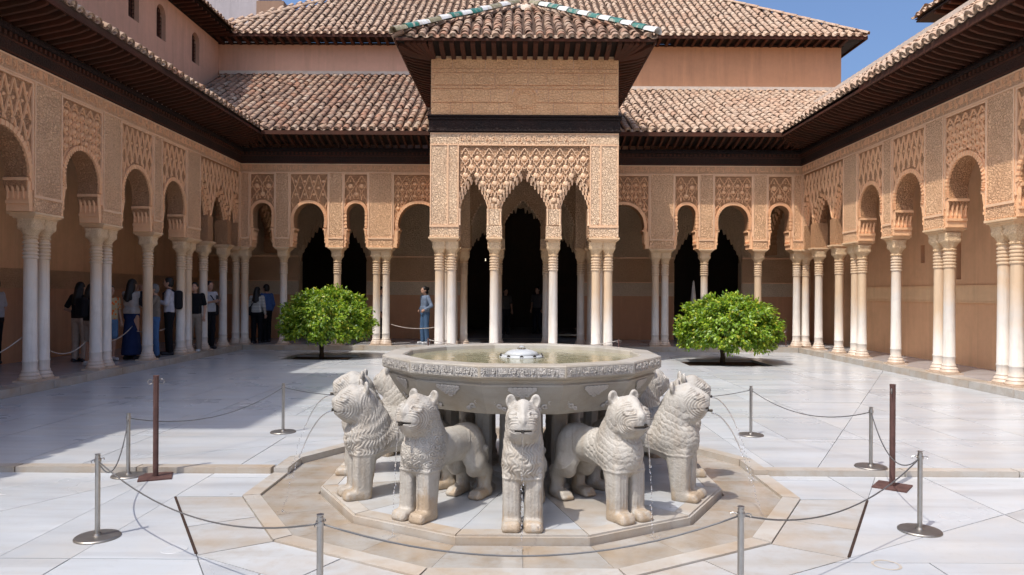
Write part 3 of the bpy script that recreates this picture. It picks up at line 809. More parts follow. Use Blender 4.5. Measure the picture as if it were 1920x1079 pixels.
# ------------------------------------------------------------------ side arcades
SIDE_PIERS=[(2.0,2.7),(3.9,4.3),(5.55,6.2),(7.45,7.85),(9.6,10.0) ,(11.5,12.2),(13.41,14.04),(15.28,15.65),(16.83,17.54)]
SIDE_COLS=[2.2,2.5,4.1,5.72,6.03,7.65,9.8,11.72,12.03,13.55,13.87,15.45,16.97,17.31,18.19,19.41,20.3]
STY=['diamond','lobed','diamond','lobed','diamond','lobed','diamond','diamond']
def side_arcade(sgn):
    left=sgn<0
    lab='shaded carved plaster arcade with people under it on the left' if left else 'sunlit carved plaster arcade on slender columns on the right'
    par=thing('arcade',lab,'arcade',(sgn*XS,0,0),R(90) if left else R(-90),'arcades round the court')
    f=(lambda y:y) if left else (lambda y:-y)
    iv=lambda a,b: tuple(sorted((f(a),f(b))))
    for y in SIDE_COLS: column(par,f(y))
    for a,b in SIDE_PIERS: pier(par,*iv(a,b),M_pier); impost(par,*iv(a+.02,b-.02))
    pier(par,*iv(19.98,20.095),M_pier)
    impost(par,*iv(20.0,20.09))
    for i in range(len(SIDE_PIERS)-1):
        a,b=SIDE_PIERS[i][1],SIDE_PIERS[i+1][0]
        horseshoe_bay(par,*iv(a,b),STY[i] if not(left and i==4) else 'diamond',.205 if STY[i]=='diamond' else .215,.30 if STY[i]=='diamond' else .29)
    # triple stalactite arch next to the corner
    arcs=[(17.54,18.19,17.80,.235),(18.19,19.41,18.80,.455),(19.41,19.98,19.735,.20)]
    for a,b,uc,h in arcs:
        u0,u1=iv(a,b); muq_bay(par,u0,u1,h,f(uc))
    for y in (18.19,19.41): impost(par,*iv(y-.15,y+.15))
    u0,u1=iv(17.54,19.98); yf=-TH+.03
    def ok(u,z):
        if z>ZF-.05 or z<3.55: return False
        for a,b,uc,h in arcs:
            if abs(u-f(uc))<(h+.13)*(1-max(0,(z-3.5)/.86)**1.6) and z<4.36: return False
        return u0+.03<u<u1-.03
    lb=MB(); lattice(u0,u1,3.5,ZF-.03,'diamond',.22,.33,yf+.001,ok,lb,random); mk('lattice',lb,M_rib,par,kind='stuff')
    # one more arch closing the corner bay behind the back arcade
    muq_bay(par,*iv(20.52,23.28),1.1,f(21.9),4.3,3.2,8)
    u0,u1=iv(2.0,20.095)
    mk('frieze',MB().box(u0,u1,-TH,TH,ZF,ZT-.004),M_frieze,par)
    fb=MB().box(u0,u1,-TH-.012,-TH,ZF,ZF+.025).box(u0,u1,-TH-.012,-TH,ZT-.03,ZT-.004); mk('frieze_border',fb,M_plain_st,par)
    inscription(par,*iv(8.0,20.05),ZF+.035,.185,-TH,M_rib)
    eaves(par,*iv(0.0,20.095),XS-7.0,5.98,.205)
    mk('gallery_ceiling',MB().box(*iv(0,23.28),TH,2.4 if left else 1.35,ZT-.02,ZT+.03),M_soffit,par)
    # roof
    m_=.5 if left else .69; xw=10.4 if left else 9.35
    zt=5.98+m_*(xw-7.0)
    u0,u1=iv(-2.0,19.48)
    d=-1.0; dep=xw-XS
    bed=mk('roof',MB().add([(u0,d,5.97),(u1,d,5.97),(u1,dep,zt-.01),(u0,dep,zt-.01),(u0,d,5.90),(u1,d,5.90),(u1,dep,zt-.08),(u0,dep,zt-.08)],[(0,1,2,3),(7,6,5,4),(0,4,5,1),(2,6,7,3),(1,5,6,2),(3,7,4,0)]),M_bed,par,label='tiled lean-to roof')
    # extension of the bed over the corner, under the valley
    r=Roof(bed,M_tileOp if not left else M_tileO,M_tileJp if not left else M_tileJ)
    S=Vector((sgn,0,m_)).normalized(); top=(xw-7.0)/S.dot(Vector((sgn,0,0)))
    mb_=.565 if left else .48
    def s0(u): 
        return 0.0
    us=list(np.arange(-1.0,19.40,.243))
    r.plane((sgn*7.0,0,5.98),(0,1,0),S,us,s0,lambda u:top if (not left and u>9) else .85,fsc=1.22)
    if not left:                                          # valley part of the right roof
        us=list(np.arange(19.5,23.3,.243))
        r.plane((sgn*7.0,0,5.98),(0,1,0),S,us,lambda u:((u-19.48)*mb_/m_)/abs(S.x)+.05,lambda u:top,first=False,channel=False)
    r.finish(par.matrix_basis.copy() if False else Matrix.Translation((sgn*XS,0,0))@Matrix.Rotation(R(90) if left else R(-90),4,'Z'))
    if not left:
        # ridge of cap tiles and the strip of bed under the valley part
        cap=MB()
        for i in range(34):
            y=15.5+i*.24
        e=MB().add([(19.48,-1.0,5.97),(23.3,-1.0,5.97),(23.3,dep,zt-.01),(19.48,dep,zt-.01)],[(0,1,2,3)])
        e.v=[(-x,y,z) for x,y,z in e.v]; mk('roof_corner',e,M_bed,par)
        rm=tile_mesh(M_tileOp)
        for i in range(26):
            y=24.2-i*.30
            link('ridge_tile',rm,par,(-y,dep+.02,zt+.13),(0,random.gauss(0,.05),R(90)))
    return par
arcL=side_arcade(-1); arcR=side_arcade(1)

# ------------------------------------------------------------------ back arcade
arcB=thing('arcade','back arcade with narrow and wide arches either side of the pavilion','arcade',(0,YB,0),0,'arcades round the court')
BP=[(6.45,6.85),(4.95,5.36),(3.575,4.255)]
BC=[7.75,6.66,5.15,4.05,3.78]
for s_ in (-1,1):
    for x in BC: column(arcB,s_*x)
    iv=lambda a,b: tuple(sorted((s_*a,s_*b)))
    for a,b in BP: pier(arcB,*iv(a,b),M_pier); impost(arcB,*iv(a+.02,b-.02))
    pier(arcB,*iv(7.56,8.2),M_pier); impost(arcB,*iv(7.58,8.2))
    horseshoe_bay(arcB,*iv(6.85,7.56),'lobed',.34,.46,.085)
    horseshoe_bay(arcB,*iv(5.36,6.45),'diamond' if s_<0 else 'lobed',.27,.36,.11)
    horseshoe_bay(arcB,*iv(4.255,4.95),'lobed',.34,.46,.085)
    horseshoe_bay(arcB,*iv(2.125,3.575),'lobed',.25,.34,.14)
    u=iv(2.125,8.2)
    mk('frieze',MB().box(*u,-TH,TH,ZF,ZT-.004),M_frieze,arcB)
    mk('frieze_border',MB().box(*u,-TH-.012,-TH,ZF,ZF+.025).box(*u,-TH-.012,-TH,ZT-.03,ZT-.004),M_plain_st,arcB)
    inscription(arcB,*iv(2.2,7.75),ZF+.035,.185,-TH,M_rib)
    eaves(arcB,*iv(2.125,7.79),YB-19.42,5.98,.205)
    mk('gallery_ceiling',MB().box(*iv(0,8.2),TH,3.0,ZT-.02,ZT+.03),M_soffit,arcB)
    # roof plane up to the wall of the hall
    m_=.565 if s_<0 else .48; zt=5.98+m_*(25-19.48); ms=.5 if s_<0 else .69; xw=10.4 if s_<0 else 11.0
    bed=mk('roof',MB().add([(s_*2.0,19.48-YB,5.97),(s_*7.0,19.48-YB,5.97),(s_*xw,min(4.7,19.48-YB+(xw-7.0)*ms/m_),5.97+min((xw-7)*ms,m_*5.5)),(s_*xw,4.7,zt-.01),(s_*2.0,4.7,zt-.01)],[(0,1,2,3,4) if s_>0 else (4,3,2,1,0)]),M_bed,arcB,label='tiled lean-to roof behind the arcade')
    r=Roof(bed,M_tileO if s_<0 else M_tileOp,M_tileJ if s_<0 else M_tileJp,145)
    S=Vector((0,1,m_)).normalized(); top=(25-19.48)/S.y
    us=[s_*x for x in np.arange(2.16,xw-.1,.236)]
    r.plane((0,19.48,5.98),(1,0,0),S,us,lambda u:0.0 if abs(u)<7.0 else (abs(u)-7.0)*ms/m_/S.y+.04,lambda u:top,.31)
    r.finish(Matrix.Translation((0,YB,0)))
    mk('flashing',MB().box(*iv(2.0,xw),4.60,4.699,zt+.01,zt+.13),M_lime,arcB,label='white mortar flashing where the roof meets the wall')

# ------------------------------------------------------------------ walls of the galleries and the hall behind
hall=thing('hall','tall ochre hall block with tiled hipped roof rising behind the pavilion','building',(0,25,0))
# gallery back wall with three dark openings under stalactite arches (front face y=23.3 -> local -1.7)
yw0,yw1=-1.7,-1.3
def bw(u0,u1,z0,z1,m,nm='wall',dy=0.): return mk(nm,MB().box(u0,u1,yw0-dy,yw1,z0,z1),m,hall)
OPEN=[(-7.15,-4.95),(-1.9,1.9),(4.95,7.15)]
segs=[(-10.4,-7.15),(-4.95,-1.9),(1.9,4.95),(7.15,9.35)]
for a,b in segs:
    bw(a,b,.1,1.53,M_dado,'dado'); bw(a,b,1.53,1.97,M_tileband,'tile_band',.012); bw(a,b,1.97,2.76,M_band,'carved_band',.004); bw(a,b,2.76,5.2,M_backst,'upper_wall')
    mk('moulding',MB().box(a,b,yw0-.03,yw0,2.74,2.79).box(a,b,yw0-.03,yw0,1.955,1.985),M_plain_st,hall)
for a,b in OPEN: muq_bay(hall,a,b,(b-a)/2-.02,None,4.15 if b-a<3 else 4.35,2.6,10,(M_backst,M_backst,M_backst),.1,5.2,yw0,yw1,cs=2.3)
# closed dark room behind
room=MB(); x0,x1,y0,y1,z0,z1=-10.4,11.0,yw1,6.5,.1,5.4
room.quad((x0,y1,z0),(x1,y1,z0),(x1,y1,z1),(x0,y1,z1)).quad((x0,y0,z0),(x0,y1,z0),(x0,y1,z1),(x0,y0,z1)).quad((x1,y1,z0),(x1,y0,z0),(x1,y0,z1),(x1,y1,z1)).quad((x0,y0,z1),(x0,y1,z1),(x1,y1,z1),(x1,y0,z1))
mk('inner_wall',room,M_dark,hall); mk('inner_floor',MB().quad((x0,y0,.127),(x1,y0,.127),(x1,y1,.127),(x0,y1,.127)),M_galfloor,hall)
# upper storey
mk('upper_wall',MB().box(0,11.07,0,8,5.4,10.16),M_pink,hall); mk('upper_wall',MB().box(-10.46,0,0,8,5.4,10.16),M_pinkL,hall)  # one plaster; light bounced off each roof is put into its half's colour
mk('cornice',MB().box(-10.5,11.12,-.06,8,10.16,10.22),M_wood,hall)
O2=.62; ze=10.34
rm=MB()
def rafter_box(L=.6): 
    return MB().add([(-.045,.05,0),(.045,.05,0),(.045,-L,.06),(-.045,-L,.06),(-.045,.05,.10),(.045,.05,.10),(.045,-L,.12),(-.045,-L,.12)],[(0,1,2,3),(7,6,5,4),(3,2,6,7),(0,3,7,4),(2,1,5,6),(1,0,4,5)]).mesh('rafter')
RME=rafter_box(); RME.materials.append(M_rafter)
for i in range(72):
    x=-10.3+i*.30
    if x<11.1: link('rafter',RME,hall,(x,0,10.14))
mk('fascia',MB().box(-10.5,11.07+O2,-O2-.0,-O2+.04,10.235,10.345).box(11.07+O2-.04,11.07+O2,-O2+.04,8,10.235,10.345),M_rafter,hall)
mk('soffit',MB().add([(-10.5,0,10.245),(11.07,0,10.245),(11.07+O2,-O2,10.29),(-10.5,-O2,10.29)],[(0,1,2,3)]).add([(11.07,0,10.245),(11.07,8,10.245),(11.07+O2,8+O2,10.29),(11.07+O2,-O2,10.29)],[(0,1,2,3)]),M_soffit,hall)
ms2=.70; rt=6.4; zr=ze+ms2*(rt+O2)
bed=mk('roof',MB().add([(-10.5,-O2,ze-.02),(11.07+O2,-O2,ze-.02),(11.07-rt,rt,zr),(-10.5+rt*.9,rt,zr),(11.07+O2,15,ze-.02)],[(0,1,2,3),(1,4,2)]),M_bed,hall,label='hipped tile roof of the hall')
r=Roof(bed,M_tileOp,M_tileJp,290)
S=Vector((0,1,ms2)).normalized(); tl=(rt+O2)/S.y
r.plane((0,25-O2,ze),(1,0,0),S,[x for x in np.arange(-10.3,11.6,.262)],lambda u:0.,lambda u:min(tl,max(0,(11.07+O2-u)/S.y), max(.0,(u+11.4)*1.1/S.y)),.31)
r.plane((11.07+O2,25-O2,ze),(0,1,0),(-1,0,ms2),[x for x in np.arange(.15,9,.262)],lambda u:0.,lambda u:min(tl,u/S.y),.31)
r.finish(Matrix.Translation((0,25,0)))
rid=tile_mesh(M_tileOp)
def hip_line(par,P,Q,n,mats,scale=1.15,name='ridge_tile'):
    P,Q=Vector(P),Vector(Q); d=(Q-P); L=d.length; d/=L; U=d.cross(Vector((0,0,1))).normalized(); N=U.cross(d)
    for i in range(n):
        m=mats[i%len(mats)]; me=HIPM.setdefault(m.name,tile_mesh(m))
        M=Matrix((U,d,N)).transposed().to_4x4() @ Matrix.Diagonal((scale,L/n/.40,scale,1)); M.translation=P+d*(L*i/n)+N*random.uniform(.03,.05)
        o=link(name,me,par); o.matrix_local=M
HIPM={}
hip_line(hall,(11.07+O2,-O2,ze+.03),(11.07-rt,rt,zr+.03),20,[M_tileOp]); 
hip_line(hall,(-10.5,-O2,ze+.03),(-10.5+rt*.9,rt,zr+.03),20,[M_tileOp])
# left and right wings: gallery walls and upper storeys
wl=thing('wing','rose plastered left wing with small arched windows above the eaves','building',(-10.4,0,0))
mk('wall',MB().box(-.5,0,-3,23.3,.1,1.65),M_dado,wl); mk('dado_band',MB().box(-.5,.012,-3,23.3,1.65,2.06),M_band,wl); mk('wall',MB().box(-.5,.0,-3,23.3,2.06,5.2),M_gal,wl)
WIN=[(23.2,9.42,.27),(20.95,9.42,.27),(19.45,9.42,.27),(17.6,9.42,.27)]
# upper wall with arched window openings, built as strips between windows
ups=MB(); edges=[-3]+sum([[y-h-.12,y+h+.12] for y,z,h in sorted(WIN)],[])+[25]
wl_up=MB()
for a,b in zip(edges[::2],edges[1::2]): wl_up.box(-6,-.06,a,b,5.2,10.2)
mk('upper_wall',wl_up,M_pinkL,wl)
for y,z,h in WIN:
    pa=[(-h,z-.5)]+[(-h,z-.3)]+[(-h*math.cos(t),z+.22+h*math.sin(t)) for t in np.linspace(0,math.pi,13)]+[(h,z-.3),(h,z-.5)]
    mb=ring_wall(-h-.12,h+.12,z-.5,10.2,pa,.06,.26); mb.box(-h-.12,h+.12,.06,.3,5.2,z-.5)
    o=mk('window_surround',mb,M_pinkL,wl,(0,y,0),(0,0,R(90)))
    gl=MB()
    for k in range(7): x=-h+2*h*k/6; gl.box(x-.012,x+.012,.19,.205,z-.5,z+.22+math.sqrt(max(0,h*h-x*x)))
    for k in range(9): zz=z-.5+k*.115; gl.box(-h,h,.188,.2,zz,zz+.02)
    wn=mk('window',gl,M_rafter,wl,(0,y,0),(0,0,R(90)),kind='stuff',label='wooden lattice window'); mk('shutter',MB().box(-h-.05,h+.05,.24,.28,z-.5,z+.55),M_soffit,wn)
mk('cornice',MB().box(-6,-.0,-3,25,10.2,10.26),M_wood,wl)
RM2=rafter_box(.62); RM2.materials.append(M_rafter)
for i in range(44): link('rafter',RM2,wl,(-.02,24.2-i*.29,10.20),(0,0,R(90)))
mk('soffit',MB().box(-.2,.66,-3,24.9,10.325,10.36),M_soffit,wl)
bed=mk('roof',MB().add([(.7,-3,10.42),(.7,24.9,10.42),(-5,24.9,13.1),(-5,-3,13.1)],[(0,1,2,3)]).add([(.7,-3,10.34),(.7,24.9,10.34),(-5,24.9,13.0),(-5,-3,13.0)],[(3,2,1,0)]),M_bed,wl)
r=Roof(bed,M_tileO,M_tileJ,120); r.plane((-9.7,0,10.45),(0,1,0),(-1,0,.47),list(np.arange(12,24.8,.25)),lambda u:0.,lambda u:1.3); r.finish(Matrix.Translation((-10.4,0,0)))
wr=thing('wing','plain ochre right wing wall with slit windows behind the right arcade','building',(9.35,0,0))
mk('wall',MB().box(0,.5,-3,20.25,.1,1.45).box(0,.5,20.95,23.3,.1,1.45),M_gal,wr,label='reddish lower wall')
mk('band',MB().box(-.014,.5,-3,20.25,1.45,1.82).box(-.03,-.014,-3,20.25,1.45,1.475).box(-.03,-.014,-3,20.25,1.80,1.82),M_dband,wr)
SL=[(16.85,2.36,2.78),(15.48,1.95,2.73),(13.3,1.95,2.73)]
sw=MB(); ys=[-3]+sum([[y-.085,y+.085] for y,_,_ in sorted(SL)],[])+[20.25]
for a,b in zip(ys[::2],ys[1::2]): sw.box(0,.5,a,b,1.82,5.2)
for y,za,zb in SL:
    sw.box(.0,.5,y-.085,y+.085,1.82,za).box(.0,.5,y-.085,y+.085,zb,5.2); mk('slit_window',MB().box(.22,.5,y-.084,y+.084,za,zb),M_dark,wr)  # near-black backing paints the darkness behind each slit
sw.box(0,.5,20.95,23.3,1.45,5.2).box(0,.5,20.25,20.95,3.05,5.2)
mk('wall',sw,M_gal,wr)
dp=[(-.35,.1),(-.35,2.3)]+[(-.35*(1-t**2),2.3+.6*t) for t in np.linspace(.1,1,7)]; dp=dp+[(-a,b) for a,b in dp[:-1]][::-1]
mk('doorway',ring_wall(-.35,.35,.1,3.05,[(x*.93,z) for x,z in dp],0.02,.4),M_gal,wr,(0,20.6,0),(0,0,R(-90)))
mk('inner_wall',MB().box(.5,1.8,20.0,21.2,.1,3.2),M_dark,wr)  # solid near-black block stands for the unlit space past the doorway
mk('upper_wall',MB().box(.0,1.6,-3,26,5.2,7.58),M_pink,wr); mk('ridge_bed',MB().box(-.1,.2,15,24.4,7.6,7.74),M_lime,wr)
ub=thing('upper_building','tiled roof corner of a higher building above the right eaves','building',(9.7,0,0))
mk('wall',MB().box(.62,5,-3,17.2,7.7,8.25),M_pink,ub)
mk('soffit',MB().box(.02,5,-3,17.85,8.34,8.38),M_soffit,ub)
RM3=rafter_box(.6); RM3.materials.append(M_rafter)
for i in range(24): link('rafter',RM3,ub,(.64,17.1-i*.30,8.22),(0,0,R(-90)))
mk('cornice',MB().box(.5,5,-3,17.3,8.18,8.24),M_wood,ub)
bed=mk('roof',MB().add([(0,-3,8.42),(0,17.9,8.42),(5,13.5,10.9),(5,-3,10.9),(5,17.9,8.42)],[(3,2,1,0),(1,2,4)]),M_bed,ub)
r=Roof(bed,M_tileOp,M_tileJp,140); r.plane((9.7,0,8.46),(0,1,0),(1,0,.5),list(np.arange(9,17.85,.25)),lambda u:0.,lambda u:min(1.5,17.9-u+.2)); r.plane((9.7,17.9,8.46),(1,0,0),(0,-1,.5),list(np.arange(.1,5,.25)),lambda u:0.,lambda u:min(1.5,u)); r.finish(Matrix.Translation((9.7,0,0)))
# tall block outside the frame on the left whose shadow lies on the paving, pale tower behind
tb=thing('tower','tall rose tower block left of the court, out of the picture','building',(-11.6,4.9,0))
mk('wall',MB().box(-2.4,1.5,-2.2,2.5,5.2,16.2),M_pinkL,tb); mk('roof',MB().add([(-3,-2.8,16.2),(2.1,-2.8,16.2),(2.1,3.1,16.2),(-3,3.1,16.2),(-.45,.1,17.6)],[(0,1,4),(1,2,4),(2,3,4),(3,0,4),(3,2,1,0)]),M_tileJ,tb)
ft=thing('tower','pale grey mauve tower wall peeping over the far left roof','tower',(-15.6,40,0))
mk('wall',MB().box(-2.2,1.1,0,4,0,19.5),M_mauve,ft); mk('buttress',MB().box(1.1,2.6,-.3,4,0,17.6),M_umber,ft)

# ------------------------------------------------------------------ pavilion
PX,PY,PH=.045,16.44,1.93
pav=thing('pavilion','projecting square pavilion with stalactite arches and pyramid tile roof','pavilion',(PX,PY+PH,0))
PM=(M_pav,M_pavg,M_pavrib)
def pav_side(rot,off,front):
    tmp=bpy.data.objects.new('tmp',None); COL.objects.link(tmp)
    full=rot in (0,180)
    e=2.12 if full else 1.725
    for s_ in (-1,1):
        iv=lambda a,b: tuple(sorted((s_*a,s_*b)))
        p=pier(tmp,*iv(1.47,e),M_pav,ZC,ZF)
        impost(tmp,*iv(1.49,e-.0))
        if full:
            b=MB(); u0,u1=iv(1.70,1.735); b.box(u0,u1,-TH-.014,-TH,ZC+.27,ZF); mk('pier_border',b,M_plain_st,p)
            column(tmp,s_*1.92); column(tmp,s_*1.64)
        else: column(tmp,s_*1.64)
        column(tmp,s_*.67); impost(tmp,*iv(.52,.82))
        muq_bay(tmp,*iv(.67,1.47),.295,s_*1.14,4.13,3.5,6,PM)
        # slim colonnettes beside the arch feet
        cb=MB()
        for u in (.53,.81,1.45): cb.lathe([(.028,ZC+.27),(.022,ZC+.3),(.02,3.42),(.03,3.46),(.034,3.5)],8,(s_*u,-TH+.02,0))
        mk('colonnette',cb,M_pavrib,tmp,kind='stuff')
        st=MB().box(*iv(.56,.78),-TH+.012,-TH+.03,ZC+.28,3.5); mk('carved_strip',st,M_pav,tmp)
        st=MB().box(*iv(.50,.84),-TH-.012,TH+.012,ZC+.0,ZC+.26); mk('impost_block',st,M_pav,tmp)
    muq_bay(tmp,-.67,.67,.505,0,4.20,3.5,8,PM)
    mk('frieze',MB().box(-e,e,-TH,TH,ZF,5.205),M_pav,tmp)
    mk('frieze_border',MB().box(-e,e,-TH-.012,-TH,ZF-.0,ZF+.025).box(-e,e,-TH-.012,-TH,5.18,5.204),M_plain_st,tmp)
    if front: inscription(tmp,-1.45,1.45,ZF+.04,.21,-TH,M_pavrib)
    arcs=[(0,.505,4.20),(-1.14,.295,4.13),(1.14,.295,4.13)]
    def ok(u,z):
        if z>ZF-.02 or z<3.6 or abs(u)>1.44: return False
        for uc,h,ap in arcs:
            if z<ap+.20 and abs(u-uc)<(h+.15)*(1-max(0,(z-3.5)/(ap+.2-3.5))**1.55): return False
        return True
    lb=MB(); lattice(-1.46,1.46,3.55,ZF-.02,'lobed',.265,.37,-TH+.032,ok,lb,random); mk('lattice',lb,M_pavrib,tmp,kind='stuff',label='lobed plaster lattice with round bosses')
    M=Matrix.Translation(off)@Matrix.Rotation(R(rot),4,'Z')
    for c in list(tmp.children):
        c.matrix_basis=M@c.matrix_basis; c.parent=pav
    bpy.data.objects.remove(tmp)
pav_side(0,(0,-PH,0),True); pav_side(-90,(-PH+.01,0,0),False); pav_side(90,(PH-.01,0,0),False); pav_side(180,(0,PH,0),False)
for a in (-1,1):
    column(pav,a*1.92,-PH+.28)
mk('beam',MB().box(-2.15,2.15,-2.16,2.16,5.215,5.56).box(-2.17,2.17,-2.18,2.18,5.235,5.265),M_wood,pav,label='black carved wooden beam')
mk('beam_cornice',MB().box(-2.175,2.175,-2.185,2.185,5.5,5.53).box(-2.185,2.185,-2.195,2.195,5.56,5.595),M_wood,pav)
mk('upper_wall',MB().box(-2.11,2.11,-2.115,2.115,5.6,6.93),M_plain_st,pav)
rows=[5.603,5.88,6.19,6.27,6.55,6.64,6.88]; rr=random.Random(3)
niche=(-.28,.28,5.603,6.22)
for j in range(len(rows)-1):
    x=-2.105
    while x<2.1:
        xe=min(2.105,x+rr.uniform(.34,.75)); xe=2.105 if 2.105-xe<.2 else xe
        ps=[(x,xe)]
        if j<2:
            ps=[(a,b) for a,b in ((x,min(xe,niche[0])),(max(x,niche[1]),xe)) if b-a>.03]
        for a,b in ps: mk('panel',MB().box(a+.009,b-.009,-2.132-rr.uniform(0,.012),-2.11,rows[j]+.009,rows[j+1]-.009),M_pavpanel,pav)
        x=xe
nm=MB(); P=[(-.26,5.61),(-.26,6.0)]+[(-.26*math.cos(t),6.0+.24*math.sin(t)) for t in np.linspace(0.1,math.pi-.1,13)]+[(.26,6.0),(.26,5.61)]
nm.add([(x,-2.122,z) for x,z in P],[tuple(range(len(P)))])
band(P,.03,-2.115,.03,nm,False); band([(x*.72,5.61+(z-5.61)*.8) for x,z in P],.02,-2.118,.022,nm,False)
mk('arched_medallion',nm,M_pavpanel,pav,kind='stuff',label='faint arched medallion in the middle of the upper panel')
inscription(pav,-.2,.2,5.72,.12,-2.122,M_pavpanel,.01,'medallion_script',.5)
E2=2.83; ZE=7.10; ZA=8.82
sf=MB()
for k in range(4):
    c,s_=math.cos(k*math.pi/2),math.sin(k*math.pi/2); rt=lambda x,y:(x*c-y*s_,x*s_+y*c)
    q=[(*rt(-2.1,-2.1),6.94),(*rt(2.1,-2.1),6.94),(*rt(E2-.03,-E2+.03),7.07),(*rt(-E2+.03,-E2+.03),7.07)]; sf.add(q,[(0,1,2,3)])
mk('soffit',sf,M_soffit,pav)
RP=MB().add([(-.05,.0,-.10),(.05,.0,-.10),(.05,-.45,-.02),(-.05,-.45,-.02),(.05,-.66,.05),(-.05,-.66,.05),(-.05,.0,0),(.05,0,0),(.05,-.66,.115),(-.05,-.66,.115)],[(0,1,2,3),(3,2,4,5),(5,4,8,9),(0,3,5,9,6),(1,7,8,4,2),(6,9,8,7)]).mesh('rafter'); RP.materials.append(M_rafter)
for k in range(4):
    Mk=Matrix.Rotation(k*math.pi/2,4,'Z')
    for i in range(19):
        x=-2.05+i*.2278
        o=link('rafter',RP,pav); o.matrix_local=Mk@Matrix.Translation((x,-2.1,6.94))
    for s_ in (-1,1):
        for j in range(1,5):
            o=link('corner_rafter',RP,pav); a=s_*R(9*j+1); o.matrix_local=Mk@Matrix.Translation((s_*2.08,-2.1,6.94))@Matrix.Rotation(a,4,'Z')@Matrix.Diagonal((1,1/math.cos(a),1,1))
fb=MB()
for k in range(4):
    c,s_=math.cos(k*math.pi/2),math.sin(k*math.pi/2)
    P=[(-E2+.04,-E2),(E2-.04,-E2),(E2-.04,-E2+.04),(-E2+.04,-E2+.04)]; fb.prism([(x*c-y*s_,x*s_+y*c) for x,y in P],7.035,7.085)
mk('fascia',fb,M_rafter,pav)
bed=mk('roof',MB().add([(-E2,-E2,ZE-.015),(E2,-E2,ZE-.015),(E2,E2,ZE-.015),(-E2,E2,ZE-.015),(0,0,ZA)],[(0,1,4),(1,2,4),(2,3,4),(3,0,4),(3,2,1,0)]),M_bed,pav,label='pyramid tile roof with glazed hips')
r=Roof(bed,M_tileO,M_tileJ,290); slope=(ZA-ZE)/E2
for k in range(4):
    Mk=Matrix.Rotation(k*math.pi/2,3,'Z'); U=Mk@Vector((1,0,0)); S=Mk@Vector((0,1,slope)).normalized(); O=Vector((PX,PY+PH,ZE))+Mk@Vector((0,-E2,0))
    r.plane(O,U,S,list(np.arange(-E2+.12,E2-.05,.2325)),lambda u:0.,lambda u:(E2-abs(u))/math.cos(math.atan(slope))-.05,.27)
r.finish(Matrix.Translation((PX,PY+PH,0)))
rg=random.Random(4)
for k,seq in enumerate(([M_olive,M_green,M_white,M_olive,M_white,M_green,M_white,M_green,M_white,M_olive,M_white,M_olive],[M_white,M_green,M_white,M_green,M_white,M_green,M_white,M_green,M_white,M_green,M_white,M_olive],[M_white,M_green],[M_green,M_white])):
    sx,sy=((-1,-1),(1,-1),(1,1),(-1,1))[k]
    hip_line(pav,(sx*E2,sy*E2,ZE+.07),(sx*.18,sy*.18,ZA+.03),12,seq,1.6,'hip_tile')
mk('finial',MB().lathe([(.30,-.12),(.27,.0),(.20,.06),(.10,.09),(.0,.10)],10,(0,0,ZA),cap=False),M_lime,pav,smooth=True)

